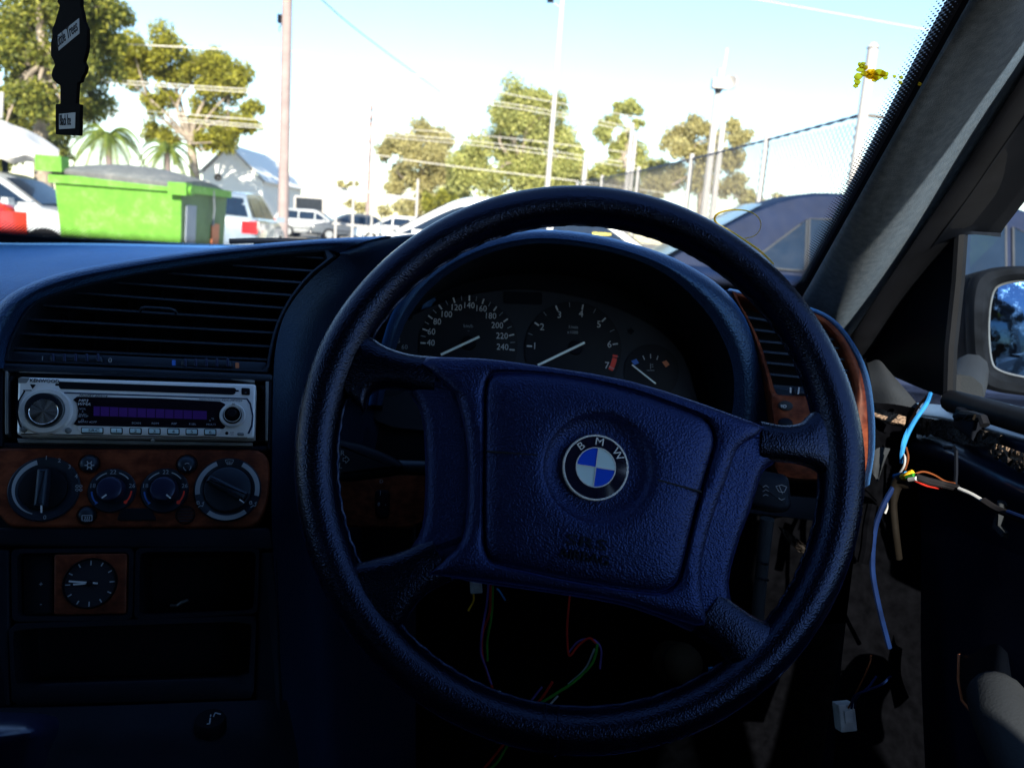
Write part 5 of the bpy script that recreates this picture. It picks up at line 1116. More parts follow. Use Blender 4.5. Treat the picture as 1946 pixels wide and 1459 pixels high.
def leafmat(name, c0, c1, c2):
    m, t, b = newmat(name); g = N(t, 'ShaderNodeNewGeometry')
    t.links.new(ramp(t, g.outputs['Random Per Island'], [(0.0, c0), (0.55, c1), (1.0, c2)]), b.inputs['Base Color'])
    b.inputs['Roughness'].default_value = .55; b.inputs['Specular IOR Level'].default_value = .3
    try: b.inputs['Subsurface Weight'].default_value = 0
    except KeyError: pass
    out = t.nodes['Material Output']; tl = N(t, 'ShaderNodeBsdfTranslucent'); mx = N(t, 'ShaderNodeMixShader'); mx.inputs[0].default_value = .3
    tl.inputs[0].default_value = (*c2, 1); t.links.new(b.outputs[0], mx.inputs[1]); t.links.new(tl.outputs[0], mx.inputs[2]); t.links.new(mx.outputs[0], out.inputs[0])
    return m
M['leafA'] = leafmat('leaf_dark', (.035, .055, .012), (.15, .17, .028), (.34, .33, .05))
M['leafB'] = leafmat('leaf_olive', (.07, .08, .014), (.27, .27, .03), (.46, .42, .05))
M['leafC'] = leafmat('leaf_dry', (.20, .18, .09), (.42, .38, .16), (.58, .52, .24))  # dry olive, also lightened in place of distant glare
M['leafD'] = leafmat('leaf_far', (.15, .17, .06), (.38, .40, .12), (.56, .54, .19))  # bleaching by glare is put into the far leaf colours
M['bark'] = plain('pale_bark', (.30, .25, .20), .9, var=.4, vs_=4, spec=.1)
M['palm'] = leafmat('palm_leaf', (.06, .10, .015), (.14, .19, .03), (.24, .27, .05))

M['polewood'] = plain('bleached_pole', (.30, .23, .22), .85, var=.15, vs_=3)
def tree(name, label, Y, trunk_px, fork, clumps, mat, leaf=.16, dens=1.0, seed=0, trunk_r=.25, depth=2.2, fat=1.32):
    rg = random.Random(seed); base = ground(trunk_px, Y); t = thing(name, label, 'tree', base, 'trees behind the yard')
    fk = atY(fork[0], fork[1], Y)
    mb = MB(); tr = spline([base-Vector((0, 0, .3)), base.lerp(fk, .5)+Vector((rg.uniform(-.15, .15), 0, 0)), fk], 5)
    mb.add(tube(tr, [lerp(trunk_r, trunk_r*.7, i/(len(tr)-1)) for i in range(len(tr))], 9))
    lv, lf = [], []
    cs = []
    for x, y, r in clumps:
        s = Y/1500.; c = atY(x, y, Y)+Vector((0, rg.uniform(-depth, depth)*.6, 0)); cs.append((c, r*s*fat))
    for c, r in cs:
        mid = fk.lerp(c, .5)+Vector((rg.uniform(-1, 1), rg.uniform(-.6, .6), rg.uniform(-.8, .5)))*(r*.8)
        lm = spline([fk, mid, c+Vector((0, 0, -r*.2))], 5); k = max(.015, min(trunk_r*.30, r*.065))
        mb.add(tube(lm, [lerp(k*1.5, k*.4, i/(len(lm)-1)) for i in range(len(lm))], 6))
        # twigs reach towards sub-clumps, leaves gather round those
        nsub = 9
        for q in range(nsub):
            d = Vector((rg.gauss(0, 1), rg.gauss(0, 1), rg.gauss(0, .8))).normalized(); sc_ = c+d*r*rg.uniform(.25, .72); sr = r*rg.uniform(.34, .56)
            mb.add(tube([c, sc_], [k*.4, k*.15], 4, cap=False))
            for _ in range(int(dens*max(18, min(420, (sr/leaf)**2*36)))):
                o = Vector((rg.gauss(0, 1), rg.gauss(0, 1), rg.gauss(0, .8))).normalized()*(sr*(rg.random()**.45)); p = sc_+o
                L = leaf*rg.uniform(.6, 1.3); a = (o.normalized()+Vector((rg.uniform(-1, 1), rg.uniform(-1, 1), rg.uniform(-1.2, .6)))).normalized(); b = a.cross(Vector((rg.uniform(-1, 1), rg.uniform(-1, 1), rg.uniform(-1, 1)))).normalized()
                n = len(lv); lv += [p-a*L*.5, p+b*L*.26, p+a*L*.5, p-b*L*.26]; lf.append((n, n+1, n+2, n+3))
    mb.mk('trunk', M['bark'], t, smooth=60)
    mk('crown', lv, lf, M[mat], t, smooth=0)
    return t
tree('gum_tree', 'tall dense dark gum tree behind the hanging air freshener', 28, 88, (84, 120), [(20, 40, 70), (90, 15, 80), (165, 30, 58), (196, 75, 34), (60, 110, 55), (150, 110, 50), (25, 180, 55), (112, 200, 42), (178, 150, 36), (62, 245, 40), (15, 270, 45), (150, 205, 36), (168, 245, 26), (115, 285, 24), (195, 20, 34), (-40, 120, 70), (-50, 240, 60), (40, -50, 80), (140, -50, 70), (45, 305, 25)], 'leafA', .17, 1.0, 1, .34, 2.5)
tree('gum_tree', 'umbrella-topped gum tree with pale limbs right of the air freshener', 42, 372, (362, 268), [(240, 128, 28), (276, 108, 30), (325, 98, 30), (372, 104, 32), (420, 122, 30), (448, 152, 24), (300, 138, 22), (350, 138, 26), (400, 156, 26), (432, 172, 22), (262, 155, 18), (320, 180, 16), (300, 205, 18), (385, 205, 24), (412, 235, 26), (345, 228, 16), (290, 250, 16), (478, 212, 18), (462, 245, 18), (490, 242, 14), (440, 268, 18), (395, 275, 20), (330, 262, 16)], 'leafB', .19, 1.0, 2, .30, 2.0, 1.6)
tree('gum_tree', 'hazy dry olive tree left of the tallest tree', 72, 800, (800, 350), [(738, 282, 18), (770, 266, 24), (812, 258, 28), (845, 268, 20), (786, 296, 24), (826, 304, 24), (756, 330, 22), (796, 342, 24), (850, 335, 26), (720, 295, 11), (812, 385, 28), (850, 385, 26), (742, 360, 18), (780, 400, 24)], 'leafC', .27, 1.0, 3, .3, 3, 1.5)
tree('gum_tree', 'tallest broad green tree behind the thin white pole', 66, 1000, (1000, 330), [(985, 196, 28), (1022, 190, 24), (1052, 204, 22), (958, 226, 28), (1002, 238, 38), (1048, 246, 34), (950, 276, 30), (992, 292, 40), (1046, 296, 36), (902, 292, 28), (888, 330, 30), (940, 338, 36), (1002, 346, 36), (1068, 330, 28), (1088, 292, 20), (870, 372, 26), (840, 400, 26), (1110, 350, 26)], 'leafD', .28, 1.0, 4, .45, 3, 1.5)
tree('gum_tree', 'narrow open-crowned tree between the thin pole and the antenna mast', 66, 1190, (1186, 300), [(1196, 200, 18), (1178, 206, 14), (1216, 206, 12), (1146, 240, 18), (1168, 226, 16), (1208, 238, 11), (1142, 262, 16), (1196, 266, 22), (1166, 290, 22), (1218, 292, 20), (1150, 320, 24), (1200, 326, 26), (1246, 310, 20)], 'leafD', .28, .9, 5, .35, 2)
tree('gum_tree', 'low rounded tree behind the wire fence and antenna mast', 60, 1330, (1330, 320), [(1285, 254, 20), (1316, 244, 22), (1350, 258, 20), (1272, 282, 18), (1308, 286, 26), (1345, 300, 26), (1395, 244, 16), (1408, 268, 16), (1388, 306, 24), (1336, 340, 26), (1292, 330, 22), (1392, 356, 24), (1250, 350, 22), (1420, 380, 20)], 'leafC', .26, 1.0, 6, .3, 2, 1.5)
tree('gum_tree', 'low hazy tree filling the gap beneath the open-crowned tree', 78, 1120, (1120, 360), [(1098, 322, 16), (1128, 338, 18), (1086, 350, 18), (1150, 352, 18), (1236, 338, 18), (1264, 350, 18), (1210, 354, 18), (1180, 350, 16), (1060, 360, 18)], 'leafC', .34, 1.0, 11, .2, 2, 1.5)
tree('bush', 'low green bush just above the dashboard left of the wheel', 55, 835, (835, 395), [(815, 385, 16), (840, 378, 18), (862, 390, 16), (845, 405, 18), (820, 408, 16)], 'leafB', .28, .8, 7, .1, 1)
tree('bush', 'low dry bush behind the roof of the dark blue car', 40, 1480, (1480, 410), [(1455, 392, 12), (1478, 380, 13), (1500, 392, 12), (1520, 398, 9)], 'leafC', .24, .7, 8, .08, .6)
tree('bush', 'scrubby low shrub behind the rail fence', 50, 690, (690, 400), [(650, 352, 10), (672, 350, 9), (665, 385, 12), (690, 395, 14), (730, 400, 14), (760, 395, 12)], 'leafC', .28, .6, 9, .06, .6)

def palm(label, px, top, Y, n, L, seed):
    rg = random.Random(seed); b = ground(px, Y); t = thing('palm_tree', label, 'palm', b, 'palms behind the green bin'); c = atY(px, top, Y)
    mk('trunk', *tube([b-Vector((0, 0, .2)), b.lerp(c, .5)+Vector((.06, 0, 0)), c], [.10, .08, .07], 9), M['polewood'], t)
    for i in range(n):
        an = 2*math.pi*i/n+rg.uniform(-.2, .2); up = rg.uniform(.1, 1.3); d = Vector((math.cos(an), math.sin(an), 0))
        sp = [c+d*L*u+Vector((0, 0, L*(up*u-1.25*u*u))) for u in [k/8 for k in range(9)]]; mb = MB(); mb.add(tube(sp, .015, 4))
        for k in range(1, 9):
            for j in range(3):
                p = sp[k].lerp(sp[max(0, k-1)], j/3); tg = (sp[k]-sp[k-1]).normalized(); sd = tg.cross(Vector((0, 0, 1))).normalized()
                for s in (-1, 1):
                    e = p+(sd*s*.8+tg*.5+Vector((0, 0, -.45)))*L*.30*(1-.5*abs(k/8-.4)); wv = tg*.03*L
                    mb.add(([p-wv, p+wv, e], [(0, 1, 2)]))
        mb.mk('frond', M['palm'], t, smooth=0)
palm('bright green palm rising behind the left end of the green bin', 205, 258, 20, 17, .85, 1)
palm('yellowish palm rising behind the grey bin lid', 318, 285, 24, 15, .8, 2)

# ---- poles
M['polewhite'] = plain('white_painted_pole', (.42, .40, .39), .6, var=.06)
M['wirelite'] = plain('pale_cable', (.65, .62, .55), .6)
M['wiredark'] = plain('dark_cable', (.05, .07, .12), .6)
def pole(label, px, Y, top, r0, r1, mat, cat='pole', name='pole', grp=None):
    b = ground(px, Y); z = atY(px, top, Y).z; t = thing(name, label, cat, b, grp)
    n = 10; mk('shaft', *tube([b+Vector((0, 0, -.2+(z+.2)*i/n)) for i in range(n+1)], [lerp(r0, r1, i/n) for i in range(n+1)], 14), M[mat], t)
    return t, b, z
t, b, z = pole('thick bleached timber power pole rising past the top of the frame', 538, 25, -140, .165, .14, 'polewood', 'power pole', 'power_pole')
zb = atY(533, 37, 25).z; mk('junction_box', *obox((b.x-.20, 25-.05, zb), (.05, 0, 0), (0, .06, 0), (0, 0, .12)), M['black'], t, smooth=0)
mk('clamp', *tube([(b.x-.14, 25, zb-.13), (b.x-.21, 25, zb-.2), (b.x-.22, 25, zb-.35)], .012, 6), M['w_navy'], t)
mk('cross_arm', *obox((b.x, 24.85, z-.35), (1.1, 0, 0), (0, .05, 0), (0, 0, .06)), M['polewood'], t, smooth=0)
t, b, z = pole('slender far pole with small fittings above the white cars', 698, 46, 196, .14, .06, 'polewood', 'pole')
for k in (205, 225, 237, 268): mk('fitting', *obox((b.x, 45.9, atY(700, k, 46).z), (.10, 0, 0), (0, .08, 0), (0, 0, .09)), M['polewood'], t, smooth=0)
t, b, z = pole('tall thin white lamp pole in front of the tallest tree', 1033, 30, -60, .105, .075, 'polewhite', 'lamp pole', 'lamp_pole')
mk('floodlight', *obox((b.x-.42, 30, atY(1047, 0, 30).z), (.12, 0, 0), (0, .1, 0), (0, 0, .08)), M['black'], t, smooth=0)
mk('lamp_arm', *tube([(b.x, 30, atY(1047, 8, 30).z-.1), (b.x-.4, 30, atY(1047, 4, 30).z)], .02, 6), M['polewhite'], t)
t, b, z = pole('white mast with a small dish and whip antenna above the dark blue car', 1330, 24, 160, .13, .09, 'polewhite', 'antenna mast', 'antenna_mast')
mk('whip', *tube([(b.x+.05, 24, z-.3), (b.x+.12, 24, atY(1380, 92, 24).z)], .035, 8), M['polewhite'], t)
mk('mount', *obox((b.x, 23.9, z+.02), (.22, 0, 0), (0, .12, 0), (0, 0, .13)), M['polewhite'], t, smooth=0)
mk('sensor', *tube([(b.x, 23.9, z+.1), (b.x, 23.9, z+.42)], .10, 10), M['polewhite'], t)
mk('lower_box', *tube([(b.x-.02, 23.9, z-.22), (b.x-.02, 23.9, z-.12)], [.06, .14], 8), M['greyplastic'], t)
DF = Frame((b.x+.33, 23.85, z+.08), (.75, -.65, 0), (0, 0, 1)); mk('dish', *lathe(DF, (0, 0), [(.20, .05), (.19, .09), (.17, .08), (.01, .0)], 20), M['polewhite'], t)
for px, Y, tp, lab in ((1180, 50, 232, 'pale twin pole left of the pair in front of the open-crowned tree'), (1188, 52, 255, 'shorter pale pole right of the pair in front of the open-crowned tree'), (1352, 34, 233, 'grey leaning-look post just left of the antenna mast'), (1100, 40, 304, 'short white post right of the thin lamp pole')):
    pole(lab, px-(6 if px > 1300 else 0), Y, tp, .14 if Y > 33 else .1, .12, 'polewhite', 'post', 'post')

# ---- overhead cables
def cable(label, pts, r, mat='wirelite', sag=.0):
    P = [atY(*p) for p in pts]; o = mk('overhead_cable', *tube(spline(P, 6), r, 5), M[mat]); tag(o, label, 'cable', 'overhead cables')
cable('pale cable running from the left edge past the timber pole', [(-120, 75, 30), (200, 83, 30), (425, 94, 31), (560, 99, 32), (800, 145, 36), (960, 178, 40), (1090, 201, 44), (1300, 240, 50)], .022)
cable('bluish cable slanting down from the top edge right of the timber pole', [(560, -60, 22), (612, 0, 24), (700, 74, 30), (838, 176, 44)], .016, 'wiredark')
for k, (a_, b_, c_, d_) in enumerate(((150, 171, 196, 244), (156, 177, 203, 252), (203, 228, 262, 292), (211, 238, 275, 312), (218, 243, 283, 320))):
    cable('%s pale cable crossing in front of the umbrella-topped tree' % ('uppermost', 'second highest', 'middle', 'second lowest', 'lowest')[k], [(180, a_, 38), (490, b_, 38), (760, (b_+c_)/2, 46), (960, c_, 50), (1210, d_, 52)], .020)
cable('lowest pale cable passing in front of the tallest tree', [(700, 292, 48), (830, 312, 48), (1110, 346, 50), (1300, 372, 54)], .026)
cable('faint pale cable high at the right of the windscreen', [(1380, -10, 30), (1500, 10, 30), (1780, 60, 30)], .012)

# ---- rail fence and grey sign beyond the parked cars
t = thing('rail_fence', 'white pipe rail fence with uprights beyond the parked white cars', 'fence', ground(715, 36))
for y0, y1 in ((357, 379), (425, 440)): mk('rail', *tube([atY(632, y0, 36), atY(715, (y0+y1)/2, 36), atY(792, y1, 36)], .055, 8), M['polewhite'], t)
for px, tp in ((640, 352), (672, 335), (708, 340), (792, 340)):
    b = ground(px-2, 36); mk('post', *tube([b-Vector((0, 0, .1)), Vector((b.x, 36, atY(px, tp, 36).z))], .055, 8), M['polewhite'], t)
t = thing('sign_board', 'blank grey sign board between the timber pole and the rail fence', 'sign', ground(587, 44))
F_ = Frame(atY(587, 393, 44), (1, 0, 0), (0, 0, 1)); mk('panel', *prism(F_, roundpoly([(-.72, -.46), (.72, -.46), (.72, .46), (-.72, .46)], .05), -.06, 0, .01, back=True), M['greyplastic'], t)
mk('border', *prism(F_, roundpoly([(-.85, -.6), (1.0, -.6), (1.0, .55), (-.85, .55)], .05), -.12, -.05, .01, back=True), M['polewhite'], t)
for dx in (-.5, .5): b = F_.P(dx, 0, -.10); mk('leg', *tube([(b.x, b.y, -.1), (b.x, b.y, b.z)], .05, 8), M['polewhite'], t)
# white gabled shed
M['shedwhite'] = plain('white_cladding', (.88, .87, .85), .6, var=.03)
t = thing('white_shed', 'white gabled shed between the bin and the timber pole', 'shed', ground(440, 46))
b0, b1, zt, ze = ground(385, 46), ground(498, 46), atY(425, 278, 46).z, atY(400, 330, 46).z
v = []
for Y in (46, 54):
    v += [Vector((b0.x, Y, 0)), Vector((b1.x, Y, 0)), Vector((b1.x, Y, ze-.2)), Vector(((b0.x+b1.x)/2-.2, Y, zt)), Vector((b0.x, Y, ze))]
mk('wall', v, [(0, 1, 2, 3, 4), (5, 9, 8, 7, 6), (0, 5, 6, 1), (1, 6, 7, 2), (0, 4, 9, 5)], M['shedwhite'], t, smooth=0)
R_ = [v[2]+Vector((.25, -.2, -.06)), v[3]+Vector((0, -.2, .10)), v[4]+Vector((-.25, -.2, -.06)), v[7]+Vector((.25, .2, -.06)), v[8]+Vector((0, .2, .10)), v[9]+Vector((-.25, .2, -.06))]
R_ += [p+Vector((0, 0, .06)) for p in R_]
mk('roof', R_, [(0, 1, 4, 3), (1, 2, 5, 4), (6, 9, 10, 7), (7, 10, 11, 8), (0, 6, 7, 1), (1, 7, 8, 2), (3, 4, 10, 9), (4, 5, 11, 10), (0, 3, 9, 6), (2, 8, 11, 5)], M['shedwhite'], t, smooth=0)
EF = Frame(atY(414, 337, 45.97), (1, 0, 0), (0, 0, 1)); mk('emblem', *band(EF, (0, 0), .10, .20, 0, 6.27, 0, 20, .02), M['foam'], t); mk('emblem', *stroke(EF, (-.15, -.12), (.13, .15), .05, .0, .03), M['foam'], t)
# white tarpaulin canopy
M['tarp'] = plain('white_tarpaulin', (.62, .60, .57), .8, var=.12, vs_=3)
t = thing('tarpaulin', 'crumpled white tarpaulin canopy at the left edge above the cars', 'tarpaulin', ground(12, 13))
rg = random.Random(4); rows = []
for i, (y0, y1, Y) in enumerate(((225, 282, 14.5), (232, 288, 13.9), (250, 296, 13.2), (285, 304, 12.6), (306, 312, 12.6))):
    rows.append([atY(x, lerp(y0, y1, min(1, max(0, (x-0)/115)))+rg.uniform(-5, 5), Y+rg.uniform(-.12, .12)) for x in (-160, -110, -70, -30, 0, 25, 50, 80, 112)])
mk('sheet', *patch(rows, 4, 4), M['tarp'], t)
for px in (-120, 12): b = ground(px, 13.4); mk('prop', *tube([b, Vector((b.x, 13.4, atY(px, 300, 13.4).z))], .045, 8), M['greyplastic'], t)
mk('prop', *tube([atY(4, 175, 14.6), atY(2, 225, 14.6)], .03, 8), M['polewhite'], t)

# ---- green wheeled bin
def scuffed(name, c, dirt, rough=.45):
    m, t, b = newmat(name); co = coords(t); n1 = noise(t, co, 2.2, 6, .7); n2 = noise(t, co, 14, 5, .7)
    mx = N(t, 'ShaderNodeMath', operation='MULTIPLY'); t.links.new(n1, mx.inputs[0]); t.links.new(n2, mx.inputs[1])
    t.links.new(ramp(t, mx.outputs[0], [(.16, tuple(x*.8 for x in c)), (.26, c), (.37, dirt)]), b.inputs['Base Color'])
    b.inputs['Roughness'].default_value = rough; b.inputs['Specular IOR Level'].default_value = .2; return m
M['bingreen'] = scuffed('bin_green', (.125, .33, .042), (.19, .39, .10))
M['binside'] = plain('bin_green_shaded', (.13, .20, .085), .55, var=.25, vs_=4, spec=.2)  # shaded copy of the bin green, for the side turned from the sun
M['binlid'] = scuffed('bin_lid_grey', (.15, .16, .16), (.22, .22, .21), .8)
YB = 8.0; bx0, bx1 = atY(100, 340, YB).x, atY(346, 350, YB).x; zt = atY(230, 345, YB).z
t = thing('wheeled_bin', 'large lime green wheeled bin with a grey domed lid', 'bin', ((bx0+bx1)/2, YB+.5, 0))
def tub(w0, w1, z0, z1, d0, d1):
    cx_ = (bx0+bx1)/2; hw = (bx1-bx0)/2
    return [Vector((cx_-hw*w0, YB+d0, z0)), Vector((cx_+hw*w0, YB+d0, z0)), Vector((cx_+hw*w0, YB+1.25-d0, z0)), Vector((cx_-hw*w0, YB+1.25-d0, z0)), Vector((cx_-hw*w1, YB+d1, z1)), Vector((cx_+hw*w1, YB+d1, z1)), Vector((cx_+hw*w1, YB+1.25-d1, z1)), Vector((cx_-hw*w1, YB+1.25-d1, z1))]
Q = [(0, 1, 2, 3), (4, 7, 6, 5), (0, 4, 5, 1), (1, 5, 6, 2), (2, 6, 7, 3), (3, 7, 4, 0)]
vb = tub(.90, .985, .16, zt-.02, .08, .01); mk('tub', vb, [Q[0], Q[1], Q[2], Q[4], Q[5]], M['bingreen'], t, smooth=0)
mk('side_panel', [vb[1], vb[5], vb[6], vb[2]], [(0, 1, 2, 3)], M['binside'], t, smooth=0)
mk('rim', tub(1.04, 1.04, zt-.06, zt+.02, -.03, -.03), Q, M['bingreen'], t, smooth=0)
cxb, hwb = (bx0+bx1)/2, (bx1-bx0)/2
for sx in (-1, 1):
    mk('lift_lug', *obox((cxb+sx*hwb*.98, YB-.02, zt+(.12 if sx < 0 else -.03)), (hwb*.20 if sx < 0 else hwb*.14, 0, 0), (0, .07, 0), (0, 0, .075 if sx < 0 else .06)), M['bingreen'], t, smooth=0)
    mk('trunnion', *tube([(cxb+sx*hwb*1.04, YB+.0, zt+(.10 if sx < 0 else -.04)), (cxb+sx*hwb*1.16, YB+.0, zt+(.10 if sx < 0 else -.04))], .045, 12), M['bingreen'], t)
LR = ((-.03, -.02), (-.02, .05), (.25, .13), (.62, .17), (1.0, .11), (1.26, -.02))
def lidz(u, hh): return zt+.02+hh*(1-.5*u*u)-.03*u
rows = [[Vector((cxb+hwb*u, YB+dy, lidz(u, hh))) for u in (-.98, -.7, -.35, 0, .35, .7, .98)] for dy, hh in LR]
mk('lid', *patch(rows, 3, 3), M['binlid'], t)
for u in (-.98, .98):
    e = [Vector((cxb+hwb*u, YB+dy, lidz(u, hh))) for dy, hh in LR]; mk('lid_skirt', e+[Vector((p.x, p.y, zt)) for p in e], [(i, i+1, 7+i, 6+i) for i in range(5)], M['binlid'], t)
for x0, x1, z0, z1, mt in ((.10, .34, -.72, -.18, 'greyprint'), (.78, .98, -.66, -.36, 'orange')):
    X_ = bx1+.012; mk('sticker', *obox((X_-.03, YB+.02+(x0+x1)/2, zt+(z0+z1)/2), (.006, 0, 0.0005), (0, (x1-x0)/2, 0), (.04*(z1-z0)/2, 0, (z1-z0)/2)), M[mt], t, smooth=0)
mk('chain', *tube([(bx1+.02, YB+.75, zt), (bx1+.03, YB+.76, zt-.2), (bx1+.02, YB+.74, zt-.38)], .012, 6), M['steel'], t)
for dx in (-.35, .05, .5): mk('stiffener', *obox((cxb+hwb*dx, YB+.075, .30), (.02, 0, 0), (0, .02, 0), (0, 0, .10)), M['bingreen'], t, smooth=0)
for sx in (-1, 1):
    for dy in (.2, 1.05): mk('caster', *tube([(cxb+sx*hwb*.75-.03, YB+dy, .09), (cxb+sx*hwb*.75+.03, YB+dy, .09)], .09, 16), M['rubber'], t)

# ---- chain-link fence with barbed wire
A_, B_ = atY(1640, 218, 9.0), atY(1098, 346, 23.4); C_ = Vector((A_.x+3.2, A_.y-.4, A_.z))
t = thing('chain_link_fence', 'tall chain-link fence with barbed wire behind the dark blue car', 'fence', (A_.x, A_.y, 0))
M['fencewire'] = plain('galvanised_wire', (.22, .20, .18), .6, metal=.2)
def fence_run(P, Q_, zt):
    L = (Q_-P).length; d = (Q_-P).normalized(); d.z = 0; st = .095; mb = MB(); hgt = zt-.15
    for s in (-1, 1):
        x = -hgt
        while x < L+hgt:
            a0, a1 = (x, .1), (x+s*hgt, zt)
            if s < 0: a0, a1 = (x+hgt, .1), (x, zt)
            # clip to the run
            (xa, za), (xb, zb) = a0, a1
            def cl(xx): return xx
            t0, t1 = 0., 1.
            dx = xb-xa
            lo, hi = sorted(((0-xa)/dx, (L-xa)/dx)); t0, t1 = max(t0, lo), min(t1, hi)
            if t1 > t0:
                p = Vector((P.x, P.y, 0))+d*(xa+dx*t0)+Vector((0, .0, za+(zb-za)*t0)); q = Vector((P.x, P.y, 0))+d*(xa+dx*t1)+Vector((0, .0, za+(zb-za)*t1))
                mb.add(tube([p, q], .0046, 3, cap=False))
            x += st
    mb.mk('wire_mesh', M['fencewire'], t, smooth=0, kind='stuff')
fence_run(Vector((A_.x, A_.y, 0)), Vector((B_.x, B_.y, 0)), 2.55); fence_run(Vector((A_.x, A_.y, 0)), Vector((C_.x, C_.y, 0)), 2.55)
for P, Q_, mt in ((A_, B_, 'wiredark'), (A_, C_, 'fencewire')):
    n = int((Q_-P).length/.10); mb = MB()
    for s in (0, math.pi): mb.add(tube([P.lerp(Q_, i/n)+Vector((.012*math.cos(i*1.2+s), 0, .012*math.sin(i*1.2+s)-.15*(i/n)*(1-i/n)*2)) for i in range(n+1)], .011, 4))
    mb.mk('barbed_wire', M[mt], t, smooth=0)
for k, u in enumerate((0, .16, .36, .58, .80, 1.0)):
    p = A_.lerp(B_, u); zt_ = (atY(1663, 92, 9).z if k == 0 else p.z+.02); mk('post', *tube([(p.x, p.y, -.1), (p.x, p.y, zt_)], .055 if k == 0 else .04, 10), M['polewhite'], t)
    if k == 0: mk('post_cap', *tube([(p.x, p.y, zt_), (p.x, p.y, zt_+.05)], [.07, .03], 10), M['polewhite'], t)
mk('post', *tube([(C_.x, C_.y, -.1), (C_.x, C_.y, C_.z+.4)], .045, 10), M['polewhite'], t)

# ---- parked cars
def paint(name, c, rough=.25, coat=.7): return plain(name, c, rough, var=.05, coat=coat)
M['carglass'] = plain('car_glass', (.010, .020, .040), .15, spec=.25)
M['greyplate'] = plain('dull_trim', (.05, .055, .065), .6, spec=.2)
M['tyre'] = plain('tyre', (.012, .012, .013), .85, spec=.2)
M['alloy'] = plain('alloy', (.45, .46, .48), .3, metal=.7)
M['tail'] = plain('tail_lamp_red', (.65, .015, .02), .15, coat=.6)
M['headlamp'] = plain('head_lamp', (.65, .68, .7), .08, coat=1)
M['yellowthing'] = plain('yellow_note', (.7, .6, .1), .7)
PROF = {   # side outline: lower body (x from tail -, nose +), cabin outline
 'sedan': ([(-2.2, .30), (-2.25, .55), (-2.2, .90), (-1.9, .99), (-1.5, .98), (.0, .95), (1.1, .94), (1.9, .80), (2.2, .66), (2.25, .45), (2.15, .25)], [(-1.75, .93), (-1.05, 1.36), (-.55, 1.43), (.1, 1.42), (.5, 1.35), (1.25, .90)]),
 'hatch': ([(-1.95, .30), (-2.0, .55), (-1.95, .95), (-1.8, 1.0), (-1.2, 1.0), (.0, .98), (1.05, .96), (1.7, .82), (1.95, .66), (2.0, .45), (1.9, .25)], [(-1.88, .95), (-1.55, 1.38), (-1.0, 1.47), (-.1, 1.48), (.35, 1.42), (1.2, .92)]),
 'wagon': ([(-2.2, .30), (-2.25, .55), (-2.22, .95), (-2.1, 1.0), (-1.2, 1.0), (.0, .98), (1.1, .95), (1.9, .80), (2.2, .66), (2.25, .45), (2.15, .25)], [(-2.12, .95), (-1.9, 1.36), (-1.4, 1.44), (-.1, 1.46), (.4, 1.38), (1.25, .90)])}
